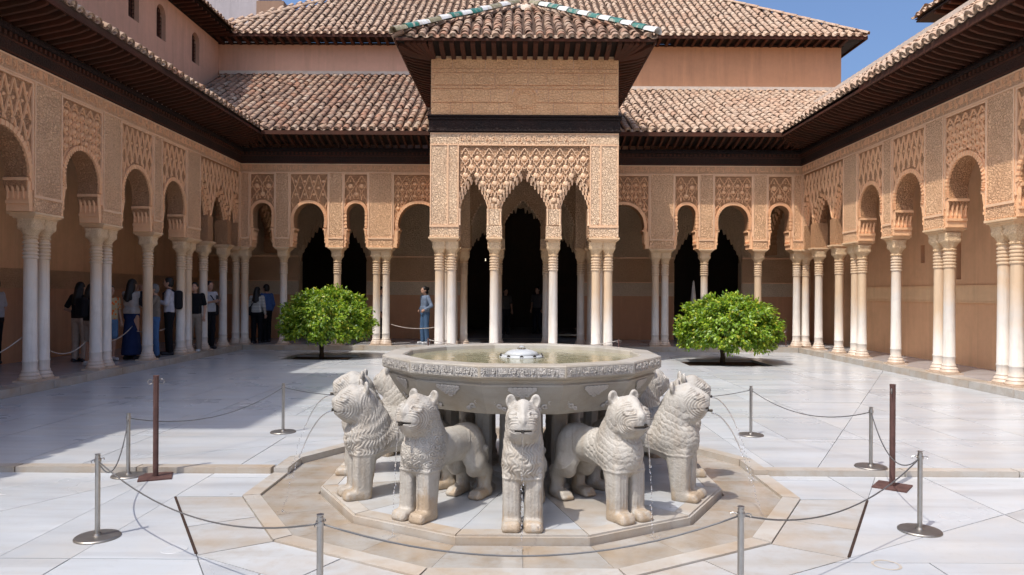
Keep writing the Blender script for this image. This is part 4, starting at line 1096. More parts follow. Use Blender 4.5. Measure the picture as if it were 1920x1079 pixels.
# ------------------------------------------------------------------ implicit surfaces for the lions and the people
def capsule(a,b,ra,rb=None): return ('c',np.array(a,float),np.array(b,float),ra,ra if rb is None else rb)
def ell(c,r,rot=None): return ('e',np.array(c,float),np.array(r,float),rot)
def rbox(c,h,r): return ('b',np.array(c,float),np.array(h,float),r)
def sdf_mesh(prims,h,k=.03,cuts=(),pad=.03):
    lo=np.full(3,9.);hi=-lo
    for p in prims:
        if p[0]=='c': r=max(p[3],p[4]); lo=np.minimum(lo,np.minimum(p[1],p[2])-r); hi=np.maximum(hi,np.maximum(p[1],p[2])+r)
        elif p[0]=='e': r=p[2].max() if p[3] is not None else p[2]; lo=np.minimum(lo,p[1]-r); hi=np.maximum(hi,p[1]+r)
        else: lo=np.minimum(lo,p[1]-p[2]); hi=np.maximum(hi,p[1]+p[2])
    lo-=pad;hi+=pad; n=np.ceil((hi-lo)/h).astype(int)+1
    ax=[(lo[i]+h*np.arange(n[i])).astype(np.float32) for i in range(3)]
    F=np.full(n,.5,np.float32)
    def ev(p,sl):
        X=ax[0][sl[0]][:,None,None];Y=ax[1][sl[1]][None,:,None];Z=ax[2][sl[2]][None,None,:]
        if p[0]=='c':
            a,b,ra,rb=p[1:]; d=b-a; L=float(d@d) or 1e-9
            t=np.clip(((X-a[0])*d[0]+(Y-a[1])*d[1]+(Z-a[2])*d[2])/L,0,1)
            return np.sqrt((X-a[0]-d[0]*t)**2+(Y-a[1]-d[1]*t)**2+(Z-a[2]-d[2]*t)**2)-(ra+(rb-ra)*t)
        if p[0]=='e':
            c,r,rot=p[1:]; x,y,z=X-c[0],Y-c[1],Z-c[2]
            if rot is not None:
                m=rot; x,y,z=m[0][0]*x+m[1][0]*y+m[2][0]*z, m[0][1]*x+m[1][1]*y+m[2][1]*z, m[0][2]*x+m[1][2]*y+m[2][2]*z
            k0=np.sqrt((x/r[0])**2+(y/r[1])**2+(z/r[2])**2); k1=np.sqrt((x/r[0]**2)**2+(y/r[1]**2)**2+(z/r[2]**2)**2)
            return k0*(k0-1)/np.maximum(k1,1e-6)
        c,hh,r=p[1:]; x,y,z=np.abs(X-c[0])-hh[0]+r,np.abs(Y-c[1])-hh[1]+r,np.abs(Z-c[2])-hh[2]+r
        return np.sqrt(np.maximum(x,0)**2+np.maximum(y,0)**2+np.maximum(z,0)**2)+np.minimum(np.maximum(x,np.maximum(y,z)),0)-r
    def win(p):
        if p[0]=='c': r=max(p[3],p[4]); a=np.minimum(p[1],p[2])-r;b=np.maximum(p[1],p[2])+r
        elif p[0]=='e': r=p[2].max() if p[3] is not None else p[2]; a,b=p[1]-r,p[1]+r
        else: a,b=p[1]-p[2],p[1]+p[2]
        m=k+3*h; i0=np.maximum(0,((a-m-lo)/h).astype(int)); i1=np.minimum(n,((b+m-lo)/h).astype(int)+2)
        return tuple(slice(int(i0[i]),int(i1[i])) for i in range(3))
    for p in prims:
        sl=win(p); d=ev(p,sl); A=F[sl]; q=np.clip(.5+.5*(A-d)/k,0,1); F[sl]=A*(1-q)+d*q-k*q*(1-q)
    for p,kk in cuts:
        sl=win(p); d=-ev(p,sl); A=F[sl]; q=np.clip(.5-.5*(A-d)/kk,0,1); F[sl]=A*(1-q)+d*q+kk*q*(1-q)
    # surface nets
    nx,ny,nz=F.shape; off=[(i,j,l) for i in (0,1) for j in (0,1) for l in (0,1)]
    neg=sum((F[i:nx-1+i,j:ny-1+j,l:nz-1+l]<0).astype(np.int8) for i,j,l in off); act=(neg>0)&(neg<8)
    idx=np.argwhere(act); V=np.array([F[idx[:,0]+i,idx[:,1]+j,idx[:,2]+l] for i,j,l in off])
    acc=np.zeros((len(idx),3));cnt=np.zeros(len(idx)); O=np.array(off,float)
    for a in range(8):
        for b in range(a+1,8):
            if np.abs(O[a]-O[b]).sum()!=1: continue
            m=(V[a]<0)!=(V[b]<0); t=V[a][m]/(V[a][m]-V[b][m]); acc[m]+=O[a]+(O[b]-O[a])*t[:,None]; cnt[m]+=1
    verts=lo+h*(idx+acc/cnt[:,None]); ids=np.full(act.shape,-1,np.int64); ids[act]=np.arange(len(idx)); Q=[]
    s_=F<0
    for ax_ in range(3):
        sl0=[slice(1,-1)]*3; sl0[ax_]=slice(0,-1); sl1=list(sl0); sl1[ax_]=slice(1,None)
        ch=np.argwhere(s_[tuple(sl0)]!=s_[tuple(sl1)]); 
        if not len(ch): continue
        base=ch.copy()
        for q in range(3):
            if q!=ax_: base[:,q]+=1
        u,v=[(1,2),(2,0),(0,1)][ax_]; e=np.zeros((4,3),int); e[0,u]=e[0,v]=-1; e[1,v]=-1; e[3,u]=-1
        q4=np.stack([ids[tuple((base+e[i]).T)] for i in range(4)],1)
        inside=s_[tuple(base.T)]; q4[~inside]=q4[~inside][:,::-1]; Q.append(q4)
    Q=np.concatenate(Q); Q=Q[(Q>=0).all(1)]
    return verts,Q
def vnormals(v,f):
    a=v[f[:,2]]-v[f[:,0]]; b=v[f[:,3]]-v[f[:,1]]; nn=np.cross(a,b); N=np.zeros_like(v)
    for i in range(4): np.add.at(N,f[:,i],nn)
    return N/np.maximum(np.linalg.norm(N,axis=1,keepdims=True),1e-9)
def relax(v,f,it=2,lam=.5):
    for _ in range(it):
        s_=np.zeros_like(v);c=np.zeros(len(v))
        for a,b in ((0,1),(1,2),(2,3),(3,0)):
            np.add.at(s_,f[:,a],v[f[:,b]]);np.add.at(c,f[:,a],1);np.add.at(s_,f[:,b],v[f[:,a]]);np.add.at(c,f[:,b],1)
        v=v+lam*(s_/np.maximum(c,1)[:,None]-v)
    return v
# ------------------------------------------------------------------ lion (x forward, z up; front paw tips at x=0)
def rotY(a): return [[math.cos(a),0,math.sin(a)],[0,1,0],[-math.sin(a),0,math.cos(a)]]
LP=[ell((-.055,0,.672),(.085,.112,.075)),ell((-.20,0,.475),(.165,.160,.205)), ell((-.135,0,.475),(.145,.158,.175)), capsule((-.25,0,.47),(-.66,0,.455),.148,.135), ell((-.70,0,.455),(.155,.148,.150)),
    capsule((-.20,0,.58),(-.125,0,.74),.152,.130), ell((-.10,0,.785),(.135,.125,.115)), ell((-.145,0,.74),(.105,.132,.13)),
    rbox((-.005,0,.748),(.082,.104,.070),.05), ell((.03,0,.735),(.062,.098,.066)), ell((-.03,0,.69),(.09,.105,.07)), capsule((.052,0,.79),(-.06,0,.855),.040,.06), ell((-.07,.068,.76),(.10,.058,.09)), ell((-.07,-.068,.76),(.10,.058,.09))]
for s_ in (-1,1):
    LP+=[ell((-.155,s_*.098,.885),(.022,.042,.052)), capsule((-.165,s_*.085,.44),(-.115,s_*.084,.09),.074,.066), rbox((-.105,s_*.083,.20),(.064,.066,.22),.035), rbox((-.065,s_*.084,.035),(.095,.070,.038),.03),
         ell((-.70,s_*.095,.36),(.135,.075,.19)), capsule((-.69,s_*.115,.30),(-.80,s_*.115,.20),.085,.062), capsule((-.815,s_*.115,.20),(-.815,s_*.115,.05),.058,.055), rbox((-.765,s_*.118,.034),(.10,.06,.036),.028), ell((-.86,s_*.115,.19),(.035,.045,.06))]
    for j in range(4):
        yy=s_*.088+(-.045+.03*j); LP+=[capsule((-.03,yy,.03),(.018,yy,.022),.020,.017)]
        yy=s_*.118+(-.042+.028*j); LP+=[capsule((-.72,yy,.028),(-.66,yy,.02),.018,.015)]
    LP+=[ell((.0,s_*.068,.810),(.036,.032,.022))]
LP+=[capsule((-.84,.0,.50),(-.885,.02,.36),.03,.026),capsule((-.885,.02,.36),(-.84,.11,.30),.026,.022),capsule((-.84,.11,.30),(-.76,.165,.40),.022,.026)]
cuts=[(ell((-.132,s_*.098,.892),(.016,.026,.036)),.01) for s_ in (-1,1)]+[(rbox((.09,0,.716),(.03,.062,.005),.004),.006),(ell((-.42,0,.26),(.22,.13,.07)),.03)]
LV,LF=sdf_mesh(LP,.0052,.026,cuts); LV=relax(LV,LF,2,.5)
LN=vnormals(LV,LF)
def lion_mesh(variant,yaw=0.,nod=0.,seed=0):
    v=LV.copy(); x,y,z=v.T; n=LN
    sm=lambda a,b,t: np.clip((t-a)/(b-a),0,1)**2*(3-2*np.clip((t-a)/(b-a),0,1))
    lower=.345+.25*np.clip(-(x+.2),0,1)
    mane=sm(lower,lower+.03,z)*sm(-.46,-.40,x+.25*(z-.5))*(1-sm(.80,.86,z))
    face=np.clip(1-((x-.02)/.15)**2-(y/.17)**2-((z-.76)/.14)**2,0,1); fm=sm(.02,.12,face)
    mane=mane*(1-fm)*(1-sm(.0,.06,x-.00+.0*z)*sm(.60,.66,z))
    if variant==1: mane=mane*(1-sm(-.02,.05,-x-.24))          # curls only on the breast
    ang=np.arctan2(y,(x+.23)*1.0); uu=ang*.17
    wx=.010*np.sin(23*z+9*y)+.007*np.sin(41*x+17*z+2)+.005*np.sin(67*y+29*z); wz=.010*np.sin(27*y+13*x)+.007*np.sin(45*y-31*x+1)+.004*np.sin(80*y+50*z)
    uu=uu+wx; zr=-np.sqrt((x+.06)**2*.9+y*y*.8+(z-.80)**2)+wz
    if variant==0:      # overlapping pointed locks
        rw=.040; rowf=zr/rw; row=np.floor(rowf); t=rowf-row; uo=(uu/.036+.5*(row%2)); q=np.abs(uo-np.floor(uo)-.5)*2
        tip=.55*q**2; d=np.clip((t-tip)/.25,0,1)*(1-.45*t); strand=.25*np.cos(2*math.pi*3*(uo-np.floor(uo)))
        disp=.0078*d+.0022*strand*d-.003
    elif variant==1:    # rows of spiral curls
        cw=.056; gy=uu/cw; gz=(zr if False else z+wz)/cw; row=np.floor(gz); gy=gy+.5*(row%2); a=gy-np.floor(gy)-.5; b=gz-row-.5
        rr_=np.sqrt(a*a+b*b); th=np.arctan2(b,a); disp=.0065*np.cos(2*math.pi*rr_*4.0-th)*(rr_<.5)-.0045*sm(.42,.52,rr_)
    else:               # wavy strands
        disp=.0048*np.cos(2*math.pi*(uu/.026+.45*np.sin(2*math.pi*zr/.085)+ .25*np.sin(2*math.pi*zr/.13+20*uu)))+.003*np.cos(2*math.pi*zr/.055+1)
    edge=np.exp(-((z-lower-.012)/.010)**2)*sm(-.44,-.40,x)*(1-sm(-.02,.03,x-.01)); 
    wear=.55+.45*np.sin(9*x+4*seed+3*np.sin(7*y+seed))*np.sin(11*z+2.3*seed+2*np.sin(8*y))
    D=disp*mane*np.clip(wear,.5,1)+.006*edge*(1-fm)
    D+=.0025*np.sin(31*x+seed*1.7+2*np.sin(19*z))*np.sin(27*y+seed)*np.sin(23*z+seed*.7)
    # cheek and muzzle wrinkles, eye rims, mouth line, nostrils
    side=np.sqrt((x-.075)**2*1.2+(z-.735)**2*2.2+.2*y*y)
    D+=fm*.0034*np.cos(2*math.pi*side/.022)*sm(.03,.07,side)*sm(.03,.055,np.abs(y))
    D+=-.004*np.exp(-(((z-.715)/.006)**2))*sm(-.03,.0,x)*sm(.60,.66,z)
    for s_ in (-1,1):
        re=np.sqrt(((x-.02)/1.3)**2+((y-s_*.066)/1.2)**2+((z-.812)/.75)**2); D+=.009*np.exp(-((re-.034)/.008)**2)-.006*np.exp(-((re-.020)/.006)**2)+.004*np.exp(-(re/.010)**2)
        rn=np.sqrt((x-.085)**2+(y-s_*.02)**2+(z-.772)**2); D-=.006*np.exp(-(rn/.010)**2)
    D+=.007*np.exp(-(y/.020)**2)*sm(.74,.78,z)*(1-sm(.86,.90,z))*sm(-.12,-.06,x)
    # fluting on the fore legs
    leg=(1-sm(.33,.37,z))*sm(.07,.10,z)*sm(-.24,-.20,x)
    D+=leg*.0010*np.cos(2*math.pi*np.abs(y)/.0285)*sm(.2,.7,np.abs(n[:,0]))+leg*.0012*np.cos(2*math.pi*x/.05)*sm(.5,.9,np.abs(n[:,1]))
    # thigh outline
    D+=.004*np.exp(-((np.sqrt(((x+.70)/.8)**2+(z-.42)**2)-.17)/.010)**2)*sm(.05,.09,np.abs(y))*(1-sm(-.53,-.48,x))
    v=v+n*D[:,None]; v[:,2]=np.maximum(v[:,2],0)
    wt=sm(.52,.70,v[:,2])*sm(-.40,-.25,v[:,0]); ya=yaw*wt; na=nod*wt
    X=v[:,0]+.15; Y=v[:,1].copy(); v[:,0]=X*np.cos(ya)-Y*np.sin(ya)-.15; v[:,1]=X*np.sin(ya)+Y*np.cos(ya)
    X=v[:,0]+.15; Z=v[:,2]-.62; v[:,0]=X*np.cos(na)+Z*np.sin(na)-.15; v[:,2]=-X*np.sin(na)+Z*np.cos(na)+.62; v[:,1]*=.88; v[:,2]*=.955
    return np_mesh('lion_body',v,LF,M_lion)
LM=[lion_mesh(2,.02,.0,1),lion_mesh(0,-.10,.07,2),lion_mesh(1,.06,-.03,3),lion_mesh(0,.05,-.08,4),lion_mesh(2,-.05,.06,5)]
plinth=thing('plinth','low twelve-sided stained marble plinth carrying the lions','plinth',(FX,FY,0))
mk('edge',MB().prism([(x-FX,y-FY) for x,y in dode(1.66)],-.085,-.012),M_curb,plinth,label='worn ochre rim of the plinth')
D0,D1,D2=dode(.62,0,0),dode(1.53,0,0),dode(1.645,0,0)
for k in range(12):
    for A_,B_,m_,z in ((D0,D1,None,.0),(D1,D2,M_curb,.002)):
        q=[A_[k-1],A_[k],B_[k],B_[k-1]]
        cx=sum(p[0] for p in q)/4;cy=sum(p[1] for p in q)/4; pp=[(x-cx,y-cy) for x,y in shrink(q,.003)]
        if area(pp)<0: pp=pp[::-1]
        mk('slab',MB().prism(pp,-.012,z),m_ or (M_stain if k%3==1 else M_floor),plinth,(cx,cy,0))
mk('slab',MB().prism(D0,-.012,0.),M_stain,plinth)
LLAB={0:'marble lion facing straight at the camera, front centre',1:'marble lion right of the front centre one, mouth turned right',11:'marble lion left of the front centre one with spiral curls on its breast',
 2:'marble lion facing right with scale-like mane, nearest the right edge of the fountain',10:'marble lion facing left with open mouth, nearest the left edge of the fountain',
 3:'marble lion at the far right side of the fountain, head seen behind its neighbour',9:'marble lion at the far left side of the fountain, head seen behind its neighbour',
 4:'marble lion behind the basin on the right, only mane and muzzle showing',8:'marble lion behind the basin on the left, only mane and muzzle showing',
 5:'marble lion at the back right of the fountain under the basin',7:'marble lion at the back left of the fountain under the basin',6:'marble lion at the back centre of the fountain facing the pavilion'}
LVAR={0:0,1:1,11:2,2:3,10:4,3:0,9:3,4:4,8:1,5:2,7:0,6:3}
sp=MB().tube([(-.02,0,0),(.022,0,0)],.011,8).mesh('spout'); sp.materials.append(M_brass)
LR=1.585
def water_mat(name,tint,rough=.02):
    s=NT(name,rough,.5); s.b.inputs['Transmission Weight'].default_value=1; s.b.inputs['IOR'].default_value=1.33; s.b.inputs['Base Color'].default_value=(*tint,1); return s.m
M_jet=water_mat('jet_water',(.95,.97,1.0),.05)
for k in range(12):
    a=2*math.pi*k/12; d=(math.sin(a),-math.cos(a)); rz=math.atan2(d[1],d[0])+random.gauss(0,.02)
    L=thing('lion',LLAB[k],'lion statue',(FX+d[0]*LR,FY+d[1]*LR,.0),rz,'lions round the fountain')
    sc_=random.uniform(.985,1.03); L.scale=(sc_,sc_,sc_)
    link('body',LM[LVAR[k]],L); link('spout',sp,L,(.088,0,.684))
    # thin arc of water
    pts=[];v0=.52 if k in (2,3,9,10) else .17
    for t in np.linspace(0,.365,16): pts.append((.105+v0*t*(1.6 if k in(2,3,9,10) else 1)*1.25, 0, max(-.06,.684-.5*9.8*t*t*1.15)))
    cut=10; rr_=[.0046-.0016*i/15+random.uniform(-.0006,.0008) for i in range(cut)]
    jm=MB().tube(pts[:cut],rr_,6); jr=random.Random(k)
    for i in range(22):                                # the stream breaks into drops
        q=cut-1.2+(15-cut+1.2)*i/22; i0=min(14,int(q)); f_=q-i0; p=[pts[i0][c]+(pts[i0+1][c]-pts[i0][c])*f_+jr.gauss(0,.004) for c in range(3)]; d_=jr.uniform(.003,.0065); e_=d_*jr.uniform(1.2,2.4)
        jm.add([(p[0]+d_,p[1],p[2]),(p[0],p[1]+d_,p[2]),(p[0]-d_,p[1],p[2]),(p[0],p[1]-d_,p[2]),(p[0],p[1],p[2]+e_),(p[0],p[1],p[2]-e_)],[(0,1,4),(1,2,4),(2,3,4),(3,0,4),(1,0,5),(2,1,5),(3,2,5),(0,3,5)])
    for i in range(16):                                # splash
        a_=jr.uniform(0,6.28); r_=jr.uniform(.01,.07); z_=pts[-1][2]+jr.uniform(.0,.035)*(1-r_/.09); d_=jr.uniform(.002,.005); p=(pts[-1][0]+r_*math.cos(a_),r_*math.sin(a_),z_)
        jm.add([(p[0]+d_,p[1],p[2]),(p[0],p[1]+d_,p[2]),(p[0]-d_,p[1],p[2]),(p[0],p[1]-d_,p[2]),(p[0],p[1],p[2]+d_),(p[0],p[1],p[2]-d_)],[(0,1,4),(1,2,4),(2,3,4),(3,0,4),(1,0,5),(2,1,5),(3,2,5),(0,3,5)])
    j=mk('water_jet',jm,M_jet,None,(FX+d[0]*LR,FY+d[1]*LR,.0),(0,0,rz),smooth=True,kind='stuff',label='thin arc of water falling from a lion mouth'); 
# pedestals and basin
bas=thing('fountain_basin','twelve-sided marble fountain basin with carved inscription band','basin',(FX,FY,0))
prof=[(1.02,1.076),(1.175,1.076),(1.18,1.066),(1.18,.985),(1.165,.972),(1.13,.958),(1.115,.935),(1.128,.925),(1.128,.915),(1.098,.86),(1.052,.785),(1.005,.715),(.985,.69),(.80,.685),(.0,.685)]
inn=[(1.02,1.076),(1.01,1.066),(.99,.99),(.90,.93),(0,.92)]
def dode_loft(pr):
    mb=MB(); vs=[];fs=[];n=12
    for ap,z in pr: vs+=[(x,y,z) for x,y in dode(max(ap,.001),0,0)]
    for j in range(len(pr)-1):
        for k in range(n): fs.append((j*n+k,(j+1)*n+k,(j+1)*n+(k+1)%n,j*n+(k+1)%n))
    return mb.add(vs,fs)
mk('bowl',dode_loft(prof[:9]),M_basin,bas); mk('bowl_underside',dode_loft(prof[8:]),M_basinlow,bas,label='darker sloping underside of the basin'); mk('bowl_inside',dode_loft(inn[::-1]),M_basin,bas)
sb=MB()
for k in range(12):
    a=2*math.pi*k/12; c,s_=math.cos(a),math.sin(a); hw=1.18*math.tan(math.pi/12)
    lo_,hi_=-hw+.012,hw-.012
    if k==2: hi_=-.05
    f=lambda u,y,z:(u*c-y*s_,u*s_+y*c,z)
    if k==3: continue
    sb.add([f(lo_,-1.1815,.992),f(hi_,-1.1815,.992),f(hi_,-1.1815,1.058),f(lo_,-1.1815,1.058)],[(0,1,2,3)])
mk('inscription_ground',sb,M_basinband,bas,kind='stuff')
for k in range(12):
    if k==3: continue
    hw=.285 if k!=2 else .285; a=2*math.pi*k/12
    mb=MB(); n=2; st=2*hw/n; kk=.064/1.06
    for i in range(n):
        vs=np.c_[-hw+i*st+AV[:,0]*st/AW*.97, -1.183-np.where(AV[:,2]>0,.006,0), .994+(AV[:,1]+.33)*kk]; mb.add(vs.tolist(),AF)
    if k==2: mb=MB().add([v for v in mb.v],mb.f)
    mk('inscription',mb,M_orn,bas,(0,0,0),(0,0,a),kind='stuff')
def slant(u,t,pr=.004):   # point on the sloping face: u across, t 0..1 from ledge down
    P=[(1.128,.915),(1.098,.86),(1.052,.785),(1.005,.715)]; x=t*3; i=min(2,int(x)); q=x-i
    return (u,-(P[i][0]+(P[i+1][0]-P[i][0])*q)-pr,P[i][1]+(P[i+1][1]-P[i][1])*q)
pal=MB()
for row,(w_,nn) in enumerate(((.105,6),(.105,6),(.088,5),(.07,4),(.052,3),(.018,1))):
    for i in range(nn):
        u=-w_+2*w_*(i+.5)/nn; t=.10+row*.075; m=MB(); 
        p=[slant(u+.0165*math.cos(b),t+.036*math.sin(b),.008) for b in np.linspace(0,2*math.pi,7)]
        pal.tube(p,.0068,4,cap=False)
pm=pal.mesh('carved_rosette'); pm.materials.append(M_orn)
scr=MB()
for u,t,rad in ((0,.30,.022),(-.028,.45,.026),(.028,.45,.026),(0,.52,.026),(-.06,.64,.03),(.06,.64,.03),(-.02,.66,.028),(.02,.7,.028),(-.105,.8,.028),(.105,.8,.028),(-.14,.9,.02),(.14,.9,.02)):
    scr.tube([slant((u+rad*(1-.12*b)*math.cos(b*1.2+.6)),t+rad*3.2*(1-.12*b)*math.sin(b*1.2+.6),.010) for b in np.linspace(0,6,13)],.0085,4,cap=False)
sm_=scr.mesh('carved_scroll'); sm_.materials.append(M_orn)
for k in range(12):
    link('carved_rosette',pm,bas,(0,0,0),(0,0,2*math.pi*k/12),kind='stuff'); 
    o=link('carved_scroll',sm_,bas,(0,0,0),(0,0,2*math.pi*(k+.5)/12),kind='stuff'); 
mk('pedestal',MB().lathe([(.30,0),(.30,.06),(.24,.09),(.235,.60),(.30,.66),(.30,.686)],12),M_basin,bas,angle=40) if False else None
pd=MB().lathe([(.26,.0),(.26,.05),(.20,.08),(.19,.60),(.24,.66),(.24,.688)],12)
mk('pedestal',pd,M_stain,bas,angle=40)
for k in range(6):
    a=2*math.pi*(k+.5)/6; mk('support_post',MB().lathe([(.10,0),(.10,.04),(.07,.07),(.066,.60),(.09,.66),(.09,.688)],8,(.62*math.sin(a),.62*math.cos(a),0)),M_stain,bas,angle=40)
wm=NT('basin_water',.06,.5); c=wm.coords(); wm.b.inputs['Base Color'].default_value=(.12,.115,.06,1); wm.b.inputs['IOR'].default_value=1.33
wm.out(wm.mix(wm.noise(c,3,4),(.22,.205,.115),(.34,.31,.19)),wm.bump(wm.noise(c,9,3,.5,1.0),.22,.02))
wt_=mk('basin_water',MB().prism(dode(1.008,0,0),1.0,1.035),wm.m,None,(FX,FY,0)); wt_['kind']='structure'; wt_['label']='still greenish water in the fountain basin'
kn=MB().lathe([(.0,1.02),(.195,1.02),(.20,1.045),(.185,1.052),(.15,1.054),(.155,1.06),(.13,1.082),(.09,1.097),(.04,1.104),(.0,1.106)],24,cap=False)
o=thing('water_knob','pale marble knob with spout holes at the middle of the basin water','fountain head',(FX,FY,0)); mk('knob',kn,M_white if False else plain('knob_marble',(.46,.47,.46),.35,.5,0,.12,14),o,smooth=True)
for k in range(10):
    a=2*math.pi*k/10; mk('spout',MB().lathe([(.0,0),(.017,0),(.017,.006),(.0,.006)],8,cap=False),M_brass,o,(.19*math.sin(a),-.19*math.cos(a),1.047),(R(80),0,a))
mk('bubble',MB().lathe([(.03,0),(.04,.01),(.022,.028),(.0,.034)],8,cap=False),M_jet,o,(0,0,1.102),smooth=True)

# ------------------------------------------------------------------ orange trees
def leaf_mat():
    s=NT('orange_leaf',.42,.5); rnd=s.n('ShaderNodeNewGeometry').outputs['Random Per Island']
    col=s.ramp(rnd,[(0,(.07,.15,.012)),(.3,(.16,.28,.018)),(.65,(.28,.40,.026)),(.92,(.38,.45,.035)),(1,(.50,.40,.04))])
    c=s.coords(); col=s.mix(s.ramp(s.noise(c,3.2,4,.6),[(.40,.4),(.56,0)]),col,(.06,.12,.012)); s.out(col); tr=s.n('ShaderNodeBsdfTranslucent'); s.L(s.mix(1,col,(1.5,1.6,.6),'MULTIPLY'),tr.inputs[0]); mx=s.n('ShaderNodeMixShader'); mx.inputs[0].default_value=.3
    out=s.t.nodes['Material Output']; s.L(s.b.outputs[0],mx.inputs[1]); s.L(tr.outputs[0],mx.inputs[2]); s.L(mx.outputs[0],out.inputs[0]); return s.m
M_leaf=leaf_mat()
def orange_tree(x,y,rx,rz,cz,lab,seed,n=15000,base=-.06):
    rg=np.random.default_rng(seed); t=thing('orange_tree',lab,'tree',(x,y,base),0,'clipped orange trees in the court')
    tp=[(0,0,0),(.01,.0,.2),(-.01,.01,.45),(0,0,cz-.1-base)]
    mk('trunk',MB().tube(tp,[.065,.055,.05,.04],8),M_bark,t,smooth=True)
    lb=MB()
    for k in range(9):
        a=2*math.pi*k/9+rg.uniform(-.3,.3); e=(rx*.75*math.cos(a),rx*.75*math.sin(a),cz-base+rz*rg.uniform(-.2,.55)); m=(e[0]*.45,e[1]*.45,cz-base-.1+rz*.15)
        lb.tube([(0,0,.35),m,e],[.032,.022,.008],5)
    mk('limbs',lb,M_bark,t)
    # leaves: shell of clumps plus inner fill
    nc=420; cl=[]
    while len(cl)<nc:
        d=rg.normal(size=3); d/=np.linalg.norm(d)
        if d[2]<-.55: continue
        rr_=rg.uniform(.86,1.0); flat=1.0 if d[2]>0 else .95
        cl.append(d*np.array([rx,rx,rz*flat])*rr_*(1+.05*math.sin(5*math.atan2(d[1],d[0])+seed)))
    cl=np.array(cl)*rg.uniform(.90,1.07,(nc,1)); pick=rg.integers(0,nc,n); P=cl[pick]*rg.uniform(.80,1.02,(n,1))+rg.normal(0,.04,(n,3))
    sh=rg.random(n)<.008; P[sh]*=rg.uniform(1.02,1.10,(sh.sum(),1)); inn_=rg.random(n)<.12; P[inn_]*=rg.uniform(.4,.8,(inn_.sum(),1))
    P[:,2]=np.maximum(P[:,2],-rz*.86+rg.normal(0,.05,n))
    out=P/np.array([rx,rx,rz]); out/=np.linalg.norm(out,axis=1,keepdims=True)
    ax=out*.7+rg.normal(0,.55,(n,3))+np.array([0,0,-.35]); ax/=np.linalg.norm(ax,axis=1,keepdims=True)
    nr=out*.9+rg.normal(0,.4,(n,3))+np.array([-.15,-.15,.45]); sd=np.cross(ax,nr); sd/=np.maximum(np.linalg.norm(sd,axis=1,keepdims=True),1e-6); up=np.cross(sd,ax)
    L=rg.uniform(.06,.11,(n,1)); W=L*.27
    V=np.stack([P,P+ax*L*.5+sd*W-up*L*.02,P+ax*L-up*L*.18,P+ax*L*.5-sd*W-up*L*.02,P+ax*L*.5+up*L*.06],1)
    F=[];b=np.arange(n)*5
    F=np.concatenate([np.stack([b,b+1,b+4],1),np.stack([b+1,b+2,b+4],1),np.stack([b+2,b+3,b+4],1),np.stack([b+3,b,b+4],1)])
    V=V.reshape(-1,3); V[:,2]+=cz-base; V[:,0]+=.14
    link('crown',np_mesh('crown',V,F,M_leaf,False),t)
orange_tree(-4.93,17.85,1.13,.84,.87,'clipped round orange tree on the left, half in shade',3,24000)
orange_tree(4.72,16.95,1.17,.84,.76,'clipped round orange tree in full sun on the right',5,26000)

# ------------------------------------------------------------------ posts and ropes
def catenary(a,b,sag,n=14):
    a,b=Vector(a),Vector(b); return [a.lerp(b,t)-Vector((0,0,sag*4*t*(1-t))) for t in np.linspace(0,1,n)]
POSTS=[(-2.80,4.84,-.05),(-3.47,6.47,-.05),(-2.66,8.25,0),(-.96,3.55,-.05),(1.16,3.72,-.05),(2.67,8.22,0),(3.30,6.72,0),(2.83,5.06,-.05),(-1.05,9.4,0),(1.05,9.4,0)]
PLAB=['steel stanchion with disc base at the front left corner of the rope','steel stanchion standing next to the left rusted post','slim steel stanchion on the far left behind the fountain, shade edge beside it',
 'steel stanchion cut by the bottom edge, left of the front lion','steel stanchion cut by the bottom edge, right of the front lion','slim steel stanchion on the far right behind the fountain',
 'steel stanchion standing next to the right rusted post','steel stanchion with disc base at the front right corner of the rope','steel stanchion hidden behind the basin on the left','steel stanchion hidden behind the basin on the right']
PH_=.56
pme=MB().lathe([(.0165,0.01),(.0165,PH_-.012),(.0135,PH_-.01),(.0135,PH_-.006),(.018,PH_-.004),(.018,PH_),(.0,PH_)],14,cap=False).mesh('post',angle=40); pme.materials.append(M_steel)
bme=MB().lathe([(.142,0),(.142,.008),(.136,.014),(.03,.017),(.024,.03),(.0,.03)],32,cap=False).mesh('base',angle=40); bme.materials.append(M_steelb)
cme=MB().lathe([(.0205,PH_-.055),(.0215,PH_-.05),(.0215,PH_-.035),(.0205,PH_-.03)],14).mesh('collar'); cme.materials.append(M_steel)
hook=MB().tube([(0,0,0),(.02,0,.006),(.034,0,0),(.03,0,-.010)],.0035,5).mesh('hook'); hook.materials.append(M_steel)
POSTS=[(x-.11,y,z) for x,y,z in POSTS]
for (x,y,z),lab in zip(POSTS,PLAB):
    t=thing('stanchion',lab,'stanchion',(x,y,z),random.uniform(0,6),'steel stanchions round the fountain')
    link('post',pme,t); link('base',bme,t); cc=link('collar',cme,t); link('hook',hook,t,(.018,0,PH_-.04)); link('hook',hook,t,(-.018,0,PH_-.04),(0,0,math.pi))
def rope(i,j,sag,lab):
    a,b=POSTS[i],POSTS[j]; zt=PH_-.045
    o=mk('rope',MB().tube(catenary((0,0,0),(b[0]-a[0],b[1]-a[1],b[2]-a[2]),sag,20),.0048,6),M_rope,None,(a[0],a[1],a[2]+zt),smooth=True); tag(o,lab,'rope','ropes between the stanchions')
rope(0,3,.17,'grey cable sagging from the front left stanchion to the bottom left one'); rope(3,4,.185,'grey cable sagging across the front of the fountain'); rope(4,7,.17,'grey cable from the bottom right stanchion to the front right one')
rope(7,6,.22,'grey cable between the two stanchions at the right'); rope(6,5,.15,'grey cable running back to the far right stanchion'); rope(5,9,.16,'grey cable from the far right stanchion behind the right lions'); rope(0,1,.24,'grey cable between the two stanchions at the left')
